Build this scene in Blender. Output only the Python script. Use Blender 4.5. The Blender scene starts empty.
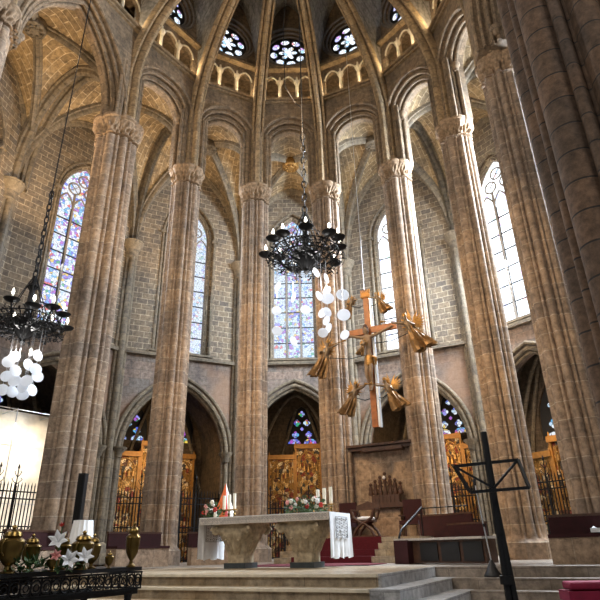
import bpy, bmesh, math, random
from math import sin, cos, pi, radians as rad, sqrt, atan2, floor, hypot
from mathutils import Vector, Matrix
from mathutils.geometry import tessellate_polygon
random.seed(7)
SC = bpy.context.scene
COL = SC.collection
EYE = 1.55
def h(z): return z + EYE          # heights measured from eye level -> world
# ------------------------------------------------------------------ camera
cam = bpy.data.objects.new('camera', bpy.data.cameras.new('camera')); COL.objects.link(cam)
cam.data.sensor_width = 36; cam.data.lens = 36*548/600; cam.data.clip_start = 0.05; cam.data.clip_end = 300
cam.location = (0, 0, EYE)
cam.matrix_world = Matrix.Translation((0, 0, EYE)) @ Matrix.Rotation(rad(90+24.4), 4, 'X') @ Matrix.Rotation(rad(-1.28), 4, 'Z')
SC.camera = cam
# ------------------------------------------------------------------ world, exposure, big lights
SC.view_settings.view_transform = 'Standard'; SC.view_settings.look = 'None'
SC.view_settings.gamma = 1; SC.view_settings.exposure = 0.5; SC.view_settings.use_curve_mapping = False
W = bpy.data.worlds.new('world'); SC.world = W; W.use_nodes = True
W.node_tree.nodes['Background'].inputs[0].default_value = (0.62, 0.72, 0.9, 1)
W.node_tree.nodes['Background'].inputs[1].default_value = 0.09
def light(name, kind, loc, energy, color, size=1.0, target=None, size_y=None, spot=60, blend=0.6):
    d = bpy.data.lights.new(name, kind); d.energy = energy; d.color = color
    if kind == 'AREA':
        d.size = size
        if size_y: d.shape = 'RECTANGLE'; d.size_y = size_y
    elif kind == 'SPOT': d.spot_size = rad(spot); d.spot_blend = blend; d.shadow_soft_size = size
    elif kind == 'POINT': d.shadow_soft_size = size
    o = bpy.data.objects.new(name, d); COL.objects.link(o); o.location = loc
    if target is not None:
        o.rotation_euler = (Vector(target)-Vector(loc)).to_track_quat('-Z', 'Y').to_euler()
    return o
CX, CY = -0.35, 14.3
AX = rad(27)                                       # church axis, seen turned to the right
dv = Vector((sin(AX), cos(AX), 0)); ev = Vector((cos(AX), -sin(AX), 0))
def axp(t, s, z): return Vector((CX, CY, 0)) + ev*t + dv*s + Vector((0, 0, z))
ADJ = {-69.3: 1.015, 41: 1.02, 66.7: 1.035, 92: 1.05}       # the apse is not a perfect circle
def pol(a, R, z=0.0):
    if R < 8: R *= ADJ.get(a, 1)
    return Vector((CX+R*sin(rad(a)), CY+R*cos(rad(a)), z))
WARM = (1.0, 0.70, 0.40); COOL = (0.78, 0.88, 1.0)
# daylight of the nave windows, high on the left and right behind the camera
light('nave_daylight', 'AREA', (-13, -4, 17), 1000, (1, .93, .84), 9, (1, 20, 9), 6)
light('nave_daylight', 'AREA', (10, -8, 19), 900, (1, .93, .85), 9, (-3, 20, 8), 6)
# daylight entering by the tall windows
for a, e in ((-53.3, 800), (-26.7, 320), (0, 300), (26.7, 600), (53.3, 4600), (80, 4600)):
    light('window_daylight', 'AREA', pol(a, 11.7, h(13)), e, COOL, 1.9, pol(a, 0, h(7)), 7)
# warm floodlights on the ambulatory vaults and in the gallery
for a, e in ((-80, 520), (-53.3, 260), (-26.7, 190), (0, 75), (26.7, 30), (53.3, 30), (80, 20)):
    light('vault_floodlight', 'SPOT', pol(a, 9.9, h(10.5)), e*2.2, WARM, .15, pol(a, 9.8, h(19)), spot=130)
light('altar_floodlight', 'SPOT', axp(-4.5, -6.5, h(15)), 3600, (1, .66, .34), .25, axp(0.3, 7, h(5)), spot=44)
light('altar_floodlight', 'SPOT', axp(-2, -9, h(13)), 1500, (1, .8, .6), .25, axp(0, 0, h(0)), spot=44)
light('upper_warm_fill', 'SPOT', axp(0, -8, h(7)), 1500, (1, .72, .42), .3, pol(0, 7, h(19)), spot=95)  # added warm fill for the upper walls, not a real fixture
light('pier_floodlight', 'SPOT', axp(1, -5, h(13)), 1500, (1, .68, .38), .25, pol(66.7, 7, h(5)), spot=50)
light('pier_floodlight', 'SPOT', axp(-1, -3, h(9)), 700, (1, .7, .42), .25, pol(-13.3, 7, h(4)), spot=60)

# ------------------------------------------------------------------ materials
def mat(name):
    m = bpy.data.materials.new(name); m.use_nodes = True
    nt = m.node_tree; b = nt.nodes['Principled BSDF']
    return m, nt, b
def N(nt, t, **k):
    n = nt.nodes.new(t)
    for a, v in k.items(): setattr(n, a, v)
    return n
def plain(name, col, rough=0.6, metal=0.0, emit=None, es=0.0, noise=0.0, nscale=8.0, bump=0.0):
    m, nt, b = mat(name)
    b.inputs['Base Color'].default_value = (*col, 1); b.inputs['Roughness'].default_value = rough; b.inputs['Metallic'].default_value = metal
    if emit: b.inputs['Emission Color'].default_value = (*emit, 1); b.inputs['Emission Strength'].default_value = es
    tc = N(nt, 'ShaderNodeTexCoord'); no = N(nt, 'ShaderNodeTexNoise'); no.inputs['Scale'].default_value = nscale; no.inputs['Detail'].default_value = 5
    nt.links.new(tc.outputs['Object'], no.inputs['Vector'])
    mr = N(nt, 'ShaderNodeMapRange'); mr.inputs[1].default_value = .3; mr.inputs[2].default_value = .7
    mr.inputs[3].default_value = 1-noise; mr.inputs[4].default_value = 1+noise
    nt.links.new(no.outputs[0], mr.inputs[0])
    mx = N(nt, 'ShaderNodeMix', data_type='RGBA', blend_type='MULTIPLY'); mx.inputs[0].default_value = 1
    mx.inputs[6].default_value = (*col, 1); nt.links.new(mr.outputs[0], mx.inputs[7]); nt.links.new(mx.outputs[2], b.inputs['Base Color'])
    if bump:
        bp = N(nt, 'ShaderNodeBump'); bp.inputs['Strength'].default_value = bump; bp.inputs['Distance'].default_value = .02
        nt.links.new(no.outputs[0], bp.inputs['Height']); nt.links.new(bp.outputs[0], b.inputs['Normal'])
    return m
def stone(name, c1, c2, mortar, bw=.5, bh=.28, ms=.02, dirt=(.05, .045, .04), dirt_amt=.5, rough=.85, patch=None):
    m, nt, b = mat(name); b.inputs['Roughness'].default_value = rough
    L = nt.links.new
    uv = N(nt, 'ShaderNodeUVMap'); tc = N(nt, 'ShaderNodeTexCoord')
    nz = N(nt, 'ShaderNodeTexNoise'); nz.inputs['Scale'].default_value = 1.3; L(uv.outputs[0], nz.inputs['Vector'])
    va = N(nt, 'ShaderNodeVectorMath', operation='SCALE'); va.inputs['Scale'].default_value = .05; L(nz.outputs['Color'], va.inputs[0])
    vb = N(nt, 'ShaderNodeVectorMath', operation='ADD'); L(uv.outputs[0], vb.inputs[0]); L(va.outputs[0], vb.inputs[1])
    br = N(nt, 'ShaderNodeTexBrick'); L(vb.outputs[0], br.inputs['Vector'])
    br.inputs['Scale'].default_value = 1; br.inputs['Brick Width'].default_value = bw; br.inputs['Row Height'].default_value = bh
    br.inputs['Mortar Size'].default_value = ms; br.inputs['Mortar Smooth'].default_value = .3; br.inputs['Bias'].default_value = 0
    br.inputs['Color1'].default_value = (*c1, 1); br.inputs['Color2'].default_value = (*c2, 1); br.inputs['Mortar'].default_value = (*mortar, 1)
    # soot and weather, streaky
    n1 = N(nt, 'ShaderNodeTexNoise'); n1.inputs['Scale'].default_value = .45; n1.inputs['Detail'].default_value = 8; n1.inputs['Roughness'].default_value = .65
    mp = N(nt, 'ShaderNodeMapping'); mp.inputs['Scale'].default_value = (1.6, 1.6, .6); L(tc.outputs['Object'], mp.inputs[0]); L(mp.outputs[0], n1.inputs['Vector'])
    r1 = N(nt, 'ShaderNodeMapRange'); r1.inputs[1].default_value = .46; r1.inputs[2].default_value = .66; r1.inputs[3].default_value = 0; r1.inputs[4].default_value = dirt_amt
    L(n1.outputs[0], r1.inputs[0])
    m1 = N(nt, 'ShaderNodeMix', data_type='RGBA'); L(r1.outputs[0], m1.inputs[0]); L(br.outputs['Color'], m1.inputs[6]); m1.inputs[7].default_value = (*dirt, 1)
    n2 = N(nt, 'ShaderNodeTexNoise'); n2.inputs['Scale'].default_value = 6; n2.inputs['Detail'].default_value = 9; n2.inputs['Roughness'].default_value = .68; L(tc.outputs['Object'], n2.inputs['Vector'])
    r2 = N(nt, 'ShaderNodeMapRange'); r2.inputs[1].default_value = .3; r2.inputs[2].default_value = .7; r2.inputs[3].default_value = .42; r2.inputs[4].default_value = 1.45
    L(n2.outputs[0], r2.inputs[0])
    m2 = N(nt, 'ShaderNodeMix', data_type='RGBA', blend_type='MULTIPLY'); m2.inputs[0].default_value = 1; L(m1.outputs[2], m2.inputs[6]); L(r2.outputs[0], m2.inputs[7])
    out = m2.outputs[2]
    if patch:
        n3 = N(nt, 'ShaderNodeTexNoise'); n3.inputs['Scale'].default_value = .3; n3.inputs['Detail'].default_value = 3; L(tc.outputs['Object'], n3.inputs['Vector'])
        r3 = N(nt, 'ShaderNodeMapRange'); r3.inputs[1].default_value = .5; r3.inputs[2].default_value = .62; r3.inputs[4].default_value = .7; L(n3.outputs[0], r3.inputs[0])
        m3 = N(nt, 'ShaderNodeMix', data_type='RGBA'); L(r3.outputs[0], m3.inputs[0]); L(out, m3.inputs[6]); m3.inputs[7].default_value = (*patch, 1); out = m3.outputs[2]
    L(out, b.inputs['Base Color'])
    bp = N(nt, 'ShaderNodeBump'); bp.inputs['Strength'].default_value = .5; bp.inputs['Distance'].default_value = .03
    ad = N(nt, 'ShaderNodeMath', operation='MULTIPLY_ADD'); L(br.outputs['Fac'], ad.inputs[0]); ad.inputs[1].default_value = -.6; L(n2.outputs[0], ad.inputs[2])
    L(ad.outputs[0], bp.inputs['Height']); L(bp.outputs[0], b.inputs['Normal'])
    return m
M = {}
M['pier'] = stone('pier_stone', (.42, .30, .20), (.28, .21, .155), (.56, .46, .34), 9.0, .46, .011, (.07, .065, .065), .62)
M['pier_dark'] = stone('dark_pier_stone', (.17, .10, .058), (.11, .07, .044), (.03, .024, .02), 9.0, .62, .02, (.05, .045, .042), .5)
M['wall'] = stone('wall_stone', (.25, .19, .125), (.14, .115, .09), (.44, .37, .26), .52, .285, .017, (.07, .065, .06), .45)
M['low_wall'] = stone('lower_wall_stone', (.30, .22, .17), (.22, .19, .165), (.16, .14, .12), .9, .42, .012, (.06, .05, .05), .75, patch=(.27, .16, .095))
M['vault'] = stone('vault_stone', (.38, .27, .14), (.24, .17, .09), (.56, .44, .28), .62, .32, .018, (.07, .055, .042), .7)
M['apse_vault'] = stone('apse_vault_stone', (.44, .41, .36), (.33, .31, .28), (.2, .18, .16), .6, .3, .012, (.07, .06, .055), .7)
M['spandrel'] = stone('spandrel_stone', (.30, .215, .135), (.215, .16, .105), (.14, .11, .08), .7, .35, .012, (.07, .06, .05), .55)
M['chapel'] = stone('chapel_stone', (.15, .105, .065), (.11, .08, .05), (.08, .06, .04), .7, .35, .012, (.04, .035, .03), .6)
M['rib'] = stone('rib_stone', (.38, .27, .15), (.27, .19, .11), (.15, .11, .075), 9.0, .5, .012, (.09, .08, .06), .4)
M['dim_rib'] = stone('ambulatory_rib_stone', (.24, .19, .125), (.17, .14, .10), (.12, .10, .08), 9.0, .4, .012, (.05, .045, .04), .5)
M['ashlar'] = stone('ashlar_stone', (.42, .30, .20), (.33, .24, .165), (.48, .38, .28), .85, .62, .010, (.13, .09, .07), .3)
M['marble'] = stone('step_marble', (.44, .37, .27), (.35, .28, .19), (.2, .15, .1), 1.3, .19, .008, (.27, .17, .07), .7, rough=.35)
M['beige_marble'] = stone('beige_step_stone', (.36, .31, .26), (.28, .235, .19), (.16, .13, .11), 1.3, .19, .008, (.17, .13, .09), .7, rough=.45)
M['grey_marble'] = stone('grey_step_marble', (.50, .50, .49), (.40, .40, .40), (.3, .3, .3), .5, .19, .010, (.25, .25, .26), .5, rough=.35)
M['floor'] = stone('nave_floor_stone', (.22, .2, .18), (.17, .155, .14), (.1, .09, .08), .8, .8, .01, (.08, .07, .06), .5, rough=.4)
M['capstone'] = plain('carved_capital_stone', (.27, .19, .12), .85, noise=.45, nscale=9, bump=.8)
M['column'] = plain('pale_colonette_stone', (.62, .56, .44), .8, noise=.15)
M['altar_stone'] = plain('altar_capital_stone', (.36, .29, .19), .75, noise=.35, nscale=11, bump=.8)
M['slab'] = plain('altar_slab_stone', (.50, .46, .42), .5, noise=.2, nscale=14)
M['plinth'] = plain('dark_plinth_stone', (.035, .045, .05), .35, noise=.3)
M['iron'] = plain('black_wrought_iron', (.012, .012, .013), .45, .6)
M['black'] = plain('matt_black_metal', (.006, .006, .007), .5)
M['lead'] = plain('window_lead', (.02, .02, .022), .7)
M['tracery'] = plain('window_tracery_stone', (.22, .19, .16), .8, noise=.2)
M['gold'] = plain('gilded_wood', (.33, .18, .05), .42, .55, noise=.35, nscale=14, bump=.5)
M['gold_frame'] = plain('gilt_frame', (.40, .19, .04), .5, .25, noise=.2)
M['brass'] = plain('dark_brass', (.22, .145, .045), .28, .95, noise=.3, nscale=6)
M['wood'] = plain('dark_oak', (.07, .03, .015), .5, noise=.35, nscale=12)
M['cross_wood'] = plain('orange_brown_cross_wood', (.34, .11, .022), .45, noise=.3, nscale=6)
M['side_highlight'] = plain('cross_side_highlight', (.80, .84, .88), .3, .3)
M['bronze'] = plain('aged_bronze', (.22, .16, .10), .45, .6, noise=.4, nscale=10)
M['angel'] = plain('gilt_robe', (.20, .115, .045), .45, .55, noise=.4, nscale=9, bump=.4)
M['skin_wood'] = plain('painted_wood_flesh', (.24, .16, .095), .5, noise=.2)
M['crimson'] = plain('crimson_velvet', (.032, .003, .004), .85, noise=.2)
M['carpet'] = plain('red_carpet', (.10, .006, .012), .95, noise=.2, nscale=30)
M['magenta'] = plain('magenta_velvet', (.22, .006, .035), .8, noise=.2)
M['cloth'] = plain('white_altar_linen', (.80, .82, .84), .9, noise=.06)
M['lace'] = plain('grey_lace_thread', (.22, .22, .22), .9)
M['wax'] = plain('ivory_candle_wax', (.82, .76, .62), .5)
M['leaf'] = plain('bouquet_leaf', (.05, .10, .03), .6, noise=.4)
M['pink'] = plain('pink_petal', (.75, .33, .30), .6, noise=.15)
M['petal'] = plain('cream_petal', (.85, .80, .70), .6, noise=.08)
M['red'] = plain('red_petal', (.5, .03, .02), .6)
M['white_petal'] = plain('white_lily_petal', (.88, .89, .90), .55, noise=.05)
M['orange'] = plain('orange_cloth', (.75, .17, .05), .8, noise=.12)
M['cream'] = plain('cream_board', (.85, .80, .72), .8, noise=.04)
M['pale_panel'] = plain('pale_painted_board', (.86, .80, .68), .7, noise=.22, nscale=2.2)
M['bulb'] = plain('candle_bulb', (1, .95, .85), .4, emit=(1, .93, .8), es=9)
M['steel'] = plain('brushed_steel', (.65, .66, .68), .3, .9)

def glass(name, strength, sat, bias, scale=7.0, dark=.12, base=(.86, .93, 1.0), mid=0.0):
    """backlit stained glass: small leaded pieces, mostly pale, some coloured"""
    m, nt, b = mat(name); L = nt.links.new
    b.inputs['Base Color'].default_value = (.02, .02, .03, 1); b.inputs['Roughness'].default_value = .3
    uv = N(nt, 'ShaderNodeUVMap')
    vo = N(nt, 'ShaderNodeTexVoronoi'); vo.inputs['Scale'].default_value = scale; L(uv.outputs[0], vo.inputs['Vector'])
    ve = N(nt, 'ShaderNodeTexVoronoi', feature='DISTANCE_TO_EDGE'); ve.inputs['Scale'].default_value = scale; L(uv.outputs[0], ve.inputs['Vector'])
    sp = N(nt, 'ShaderNodeSeparateColor'); L(vo.outputs['Color'], sp.inputs[0])
    rp = N(nt, 'ShaderNodeValToRGB'); rp.color_ramp.interpolation = 'CONSTANT'
    cols = [(0, (.10, .16, .75)), (.16, (.45, .10, .60)), (.30, (.12, .45, .80)), (.46, (.85, .60, .08)), (.53, (.05, .40, .18)), (.59, (.75, .10, .08)), (.65, (.30, .28, .85)), (.84, (.55, .75, .95))]
    e = rp.color_ramp.elements
    e[0].position = 0; e[0].color = (*cols[0][1], 1); e[1].position = cols[1][0]; e[1].color = (*cols[1][1], 1)
    for p, c in cols[2:]:
        x = e.new(p); x.color = (*c, 1)
    L(sp.outputs[0], rp.inputs[0])
    nz = N(nt, 'ShaderNodeTexNoise'); nz.inputs['Scale'].default_value = .9; nz.inputs['Detail'].default_value = 1; L(uv.outputs[0], nz.inputs['Vector'])
    ad = N(nt, 'ShaderNodeMath', operation='ADD'); L(sp.outputs[1], ad.inputs[0]); L(nz.outputs[0], ad.inputs[1])
    sx = N(nt, 'ShaderNodeSeparateXYZ'); L(uv.outputs[0], sx.inputs[0]); ab = N(nt, 'ShaderNodeMath', operation='ABSOLUTE'); L(sx.outputs[0], ab.inputs[0])
    lt = N(nt, 'ShaderNodeMath', operation='LESS_THAN'); L(ab.outputs[0], lt.inputs[0]); lt.inputs[1].default_value = .27
    th = N(nt, 'ShaderNodeMath', operation='MULTIPLY_ADD'); L(lt.outputs[0], th.inputs[0]); th.inputs[1].default_value = mid; th.inputs[2].default_value = bias
    gt = N(nt, 'ShaderNodeMath', operation='LESS_THAN'); L(ad.outputs[0], gt.inputs[0]); L(th.outputs[0], gt.inputs[1])
    mu = N(nt, 'ShaderNodeMath', operation='MULTIPLY'); L(gt.outputs[0], mu.inputs[0]); mu.inputs[1].default_value = sat
    mx = N(nt, 'ShaderNodeMix', data_type='RGBA'); L(mu.outputs[0], mx.inputs[0]); mx.inputs[6].default_value = (*base, 1); L(rp.outputs[0], mx.inputs[7])
    ed = N(nt, 'ShaderNodeMapRange'); ed.inputs[1].default_value = .02; ed.inputs[2].default_value = .07; ed.inputs[3].default_value = dark; L(ve.outputs['Distance'], ed.inputs[0])
    m2 = N(nt, 'ShaderNodeMix', data_type='RGBA', blend_type='MULTIPLY'); m2.inputs[0].default_value = 1; L(mx.outputs[2], m2.inputs[6]); L(ed.outputs[0], m2.inputs[7])
    L(m2.outputs[2], b.inputs['Emission Color']); b.inputs['Emission Strength'].default_value = strength
    return m
M['glass_left'] = glass('stained_glass_violet', .85, .85, .94, 8, .3, base=(.85, .9, 1.0), mid=.12)
M['glass_pale'] = glass('stained_glass_pale_blue', .8, .5, .78, 9, .3, base=(.78, .88, 1.0))
M['glass_center'] = glass('stained_glass_coloured', .85, .75, .74, 8, .3, base=(.74, .86, 1.0), mid=.35)
M['glass_white'] = glass('stained_glass_white', 2.0, .5, .62, 5, .45)
M['glass_rose'] = glass('stained_glass_rose', 1.2, .7, .75, 4.5, .1)
M['glass_blue'] = glass('stained_glass_deep_blue', .75, 1, 1.4, 6, .03, base=(.35, .4, .9))
M['glass_many'] = glass('stained_glass_many_coloured', .7, .95, 1.15, 6, .03)

def retable_mat():
    m, nt, b = mat('gilded_painted_panel'); L = nt.links.new
    tc = N(nt, 'ShaderNodeTexCoord'); vo = N(nt, 'ShaderNodeTexVoronoi'); vo.inputs['Scale'].default_value = 5.5; L(tc.outputs['Object'], vo.inputs['Vector'])
    sp = N(nt, 'ShaderNodeSeparateColor'); L(vo.outputs['Color'], sp.inputs[0])
    rp = N(nt, 'ShaderNodeValToRGB'); rp.color_ramp.interpolation = 'CONSTANT'; e = rp.color_ramp.elements
    cs = [(0, (.42, .22, .05)), (.38, (.16, .07, .035)), (.52, (.75, .50, .20)), (.68, (.30, .06, .03)), (.8, (.07, .06, .05)), (.9, (.85, .68, .42))]
    e[0].position = 0; e[0].color = (*cs[0][1], 1); e[1].position = cs[1][0]; e[1].color = (*cs[1][1], 1)
    for p, c in cs[2:]:
        x = e.new(p); x.color = (*c, 1)
    L(sp.outputs[0], rp.inputs[0])
    no = N(nt, 'ShaderNodeTexNoise'); no.inputs['Scale'].default_value = 16; no.inputs['Detail'].default_value = 6; L(tc.outputs['Object'], no.inputs['Vector'])
    mr = N(nt, 'ShaderNodeMapRange'); mr.inputs[1].default_value = .35; mr.inputs[2].default_value = .65; mr.inputs[3].default_value = .25; mr.inputs[4].default_value = 1.5; L(no.outputs[0], mr.inputs[0])
    mx = N(nt, 'ShaderNodeMix', data_type='RGBA', blend_type='MULTIPLY'); mx.inputs[0].default_value = 1; L(rp.outputs[0], mx.inputs[6]); L(mr.outputs[0], mx.inputs[7])
    L(mx.outputs[2], b.inputs['Base Color']); b.inputs['Roughness'].default_value = .4; b.inputs['Metallic'].default_value = .3
    bp = N(nt, 'ShaderNodeBump'); bp.inputs['Distance'].default_value = .05; L(no.outputs[0], bp.inputs['Height']); L(bp.outputs[0], b.inputs['Normal'])
    return m
M['retable'] = retable_mat()
def disc_mat():
    m, nt, b = mat('frosted_glass'); L = nt.links.new
    b.inputs['Base Color'].default_value = (.92, .95, 1, 1); b.inputs['Roughness'].default_value = .35
    tl = N(nt, 'ShaderNodeBsdfTranslucent'); tl.inputs[0].default_value = (.95, .97, 1, 1)
    tp = N(nt, 'ShaderNodeBsdfTransparent'); out = nt.nodes['Material Output']
    a = N(nt, 'ShaderNodeMixShader'); a.inputs[0].default_value = .5; L(b.outputs[0], a.inputs[1]); L(tl.outputs[0], a.inputs[2])
    c = N(nt, 'ShaderNodeMixShader'); c.inputs[0].default_value = .22; L(a.outputs[0], c.inputs[1]); L(tp.outputs[0], c.inputs[2])
    L(c.outputs[0], out.inputs[0]); return m
M['disc'] = disc_mat()
def pane_mat():
    m, nt, b = mat('clear_screen_glass'); b.inputs['Transmission Weight'].default_value = 1; b.inputs['Roughness'].default_value = .02; b.inputs['IOR'].default_value = 1.1
    return m
M['pane'] = pane_mat()

# ------------------------------------------------------------------ mesh builder
class MB:
    def __init__(s): s.v = []; s.f = []; s.uv = {}
    def add(s, vs, fs, uvs=None):
        o = len(s.v); s.v += [Vector(p) for p in vs]
        for i, f in enumerate(fs):
            if uvs: s.uv[len(s.f)] = uvs[i]
            s.f.append([o+k for k in f])
        return s
    def box(s, c, d, rz=0.0, rx=0.0, ry=0.0):
        R = Matrix.Rotation(rz, 3, 'Z') @ Matrix.Rotation(ry, 3, 'Y') @ Matrix.Rotation(rx, 3, 'X')
        vs = [Vector(c) + R @ Vector((x*d[0]/2, y*d[1]/2, z*d[2]/2)) for x in (-1, 1) for y in (-1, 1) for z in (-1, 1)]
        return s.add(vs, [(0, 1, 3, 2), (4, 6, 7, 5), (0, 4, 5, 1), (2, 3, 7, 6), (0, 2, 6, 4), (1, 5, 7, 3)])
    def bar(s, a, b, w, t=None):
        a, b = Vector(a), Vector(b); t = t or w; d = (b-a).normalized()
        sd = d.cross(Vector((0, 0, 1))); sd = sd.normalized() if sd.length > .01 else Vector((1, 0, 0)); up = sd.cross(d)
        vs = [p + sd*x*w/2 + up*y*t/2 for p in (a, b) for x, y in ((-1, -1), (1, -1), (1, 1), (-1, 1))]
        return s.add(vs, [(3, 2, 1, 0), (4, 5, 6, 7), (0, 1, 5, 4), (1, 2, 6, 5), (2, 3, 7, 6), (3, 0, 4, 7)])
    def tube(s, pts, r, n=8, closed=False):
        pts = [Vector(p) for p in pts]; k = len(pts); rs = r if isinstance(r, (list, tuple)) else [r]*k
        ref = None; vs = []
        for i, p in enumerate(pts):
            if closed: t = pts[(i+1) % k]-pts[i-1]
            else: t = pts[min(i+1, k-1)]-pts[max(i-1, 0)]
            t = t.normalized() if t.length > 1e-9 else Vector((0, 0, 1))
            if ref is None: ref = Vector((0, 0, 1)) if abs(t.z) < .9 else Vector((1, 0, 0))
            a = (ref - t*ref.dot(t)).normalized(); ref = a; b2 = t.cross(a)
            vs += [p + (a*cos(2*pi*j/n)+b2*sin(2*pi*j/n))*rs[i] for j in range(n)]
        fs = [(i*n+j, i*n+(j+1) % n, ((i+1) % k)*n+(j+1) % n, ((i+1) % k)*n+j) for i in range(k if closed else k-1) for j in range(n)]
        if not closed: fs += [tuple(range(n-1, -1, -1)), tuple((k-1)*n+j for j in range(n))]
        return s.add(vs, fs)
    def lathe(s, prof, c=(0, 0, 0), n=20, sx=1.0, sy=1.0, rfun=None):
        c = Vector(c); vs = []
        for r, z in prof:
            for j in range(n):
                a = 2*pi*j/n; q = r*(rfun(a, z) if rfun else 1)
                vs.append(c + Vector((q*cos(a)*sx, q*sin(a)*sy, z)))
        k = len(prof)
        fs = [(i*n+j, i*n+(j+1) % n, (i+1)*n+(j+1) % n, (i+1)*n+j) for i in range(k-1) for j in range(n)]
        fs += [tuple(range(n-1, -1, -1)), tuple((k-1)*n+j for j in range(n))]
        return s.add(vs, fs)
    def ball(s, c, r, n=10, sz=1.0):
        return s.lathe([(max(.001, r*sin(pi*i/(n//2+2))), -r*sz*cos(pi*i/(n//2+2))) for i in range(n//2+3)], c, n)
    def plate(s, outer, holes, y0, y1):
        """outline in local x,z with holes, thick from y0 to y1"""
        loops = [outer]+list(holes); flat = [p for l in loops for p in l]; n = len(flat)
        tris = tessellate_polygon([[Vector((p[0], p[1], 0)) for p in l] for l in loops])
        vs = [(p[0], y0, p[1]) for p in flat]+[(p[0], y1, p[1]) for p in flat]
        fs = []
        for t in tris:
            a, b, c = [flat[i] for i in t]
            if (b[0]-a[0])*(c[1]-a[1])-(b[1]-a[1])*(c[0]-a[0]) < 0: t = (t[0], t[2], t[1])
            fs += [tuple(t), tuple(n+i for i in reversed(t))]
        o = 0
        for l in loops:
            m = len(l); fs += [(o+i, o+(i+1) % m, n+o+(i+1) % m, n+o+i) for i in range(m)]; o += m
        return s.add(vs, fs)
    def sweep(s, prof, path, side, v0=0.0, closed_prof=True):
        """profile (a,b): a along side vector, b along the inward normal"""
        path = [Vector(p) for p in path]; n = len(prof); vs = []; dist = [0.0]
        for i in range(1, len(path)): dist.append(dist[-1]+(path[i]-path[i-1]).length)
        for i, p in enumerate(path):
            t = (path[min(i+1, len(path)-1)]-path[max(i-1, 0)]).normalized()
            sd = Vector(side(i) if callable(side) else side); sd = (sd-t*sd.dot(t)).normalized(); nm = sd.cross(t)
            vs += [p+sd*a+nm*b for a, b in prof]
        per = [0.0]
        for i in range(n): per.append(per[-1]+hypot(prof[(i+1) % n][0]-prof[i][0], prof[(i+1) % n][1]-prof[i][1]))
        fs = []; uvs = []
        for i in range(len(path)-1):
            for j in range(n if closed_prof else n-1):
                fs.append((i*n+j, i*n+(j+1) % n, (i+1)*n+(j+1) % n, (i+1)*n+j))
                uvs.append(((per[j], v0+dist[i]), (per[j+1], v0+dist[i]), (per[j+1], v0+dist[i+1]), (per[j], v0+dist[i+1])))
        return s.add(vs, fs, uvs)
    def build(s, name, m, parent=None, smooth=False, loc=None, rz=0.0):
        me = bpy.data.meshes.new(name); me.from_pydata([tuple(p) for p in s.v], [], s.f)
        uvl = me.uv_layers.new(name='UVMap')
        for fi, p in enumerate(me.polygons):
            if fi in s.uv:
                for li, q in zip(p.loop_indices, s.uv[fi]): uvl.data[li].uv = q
            else:
                nx, ny, nz = [abs(x) for x in p.normal]
                for li in p.loop_indices:
                    q = me.vertices[me.loops[li].vertex_index].co
                    uvl.data[li].uv = (q.x, q.y) if nz >= max(nx, ny) else ((q.x, q.z) if ny >= nx else (q.y, q.z))
        me.materials.append(M[m] if isinstance(m, str) else m)
        bm = bmesh.new(); bm.from_mesh(me); bmesh.ops.recalc_face_normals(bm, faces=bm.faces); bm.to_mesh(me); bm.free()
        if smooth:
            me.shade_smooth()
            try: me.set_sharp_from_angle(angle=rad(40))
            except Exception: pass
        o = bpy.data.objects.new(name, me); COL.objects.link(o)
        if parent: o.parent = parent
        if loc is not None: o.location = loc
        o.rotation_euler = (0, 0, rz)
        return o
def empty(name, loc=(0, 0, 0), rz=0.0, parent=None):
    o = bpy.data.objects.new(name, None); COL.objects.link(o); o.location = loc; o.rotation_euler = (0, 0, rz); o.empty_display_size = .2
    if parent: o.parent = parent
    return o
def tag(o, label, cat, group=None):
    o['label'] = label; o['category'] = cat
    if group: o['group'] = group
    return o
def thing(name, label, cat, loc=(0, 0, 0), rz=0.0, group=None): return tag(empty(name, loc, rz), label, cat, group)
def struct(o): o['kind'] = 'structure'; return o
def copy_tree(o, parent=None):
    c = o.copy(); COL.objects.link(c)
    if parent: c.parent = parent
    for ch in list(o.children): copy_tree(ch, c)
    return c
def arch(hw, spring, apex, n=10):
    """pointed arch from left springing over the apex to the right"""
    r = apex-spring; rho = (hw*hw+r*r)/(2*hw); cx = hw-rho; a1 = atan2(r, -cx)
    right = [(cx+rho*cos(a1*i/n), spring+rho*sin(a1*i/n)) for i in range(n+1)]
    return [(-x, z) for x, z in right]+right[-2::-1]
def lancet(hw, z0, spring, apex, n=10, cx=0.0):
    return [(cx-hw, z0)]+[(cx+x, z) for x, z in arch(hw, spring, apex, n)]+[(cx+hw, z0)]
def circ(cx, cz, r, n=28): return [(cx+r*cos(2*pi*i/n), cz+r*sin(2*pi*i/n)) for i in range(n)]
def xz(pts, y=0.0): return [(x, y, z) for x, z in pts]
def skin_body(name, joints, edges, m, parent=None, sub=2, root=0):
    me = bpy.data.meshes.new(name); bm = bmesh.new(); lay = bm.verts.layers.skin.verify(); vs = []
    for i, (p, r) in enumerate(joints):
        v = bm.verts.new(p); vs.append(v); r = r if isinstance(r, tuple) else (r, r); v[lay].radius = r; v[lay].use_root = (i == root)
    for a, b in edges: bm.edges.new((vs[a], vs[b]))
    bm.to_mesh(me); bm.free()
    o = bpy.data.objects.new(name, me); COL.objects.link(o)
    o.modifiers.new('skin', 'SKIN').use_smooth_shade = True
    sb = o.modifiers.new('sub', 'SUBSURF'); sb.levels = sub; sb.render_levels = sub
    bpy.context.view_layer.update()
    me2 = bpy.data.meshes.new_from_object(o.evaluated_get(bpy.context.evaluated_depsgraph_get()))
    o.modifiers.clear(); o.data = me2; me2.name = name
    me2.materials.clear(); me2.materials.append(M[m])
    for p in me2.polygons: p.use_smooth = True
    if parent: o.parent = parent
    return o

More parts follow.
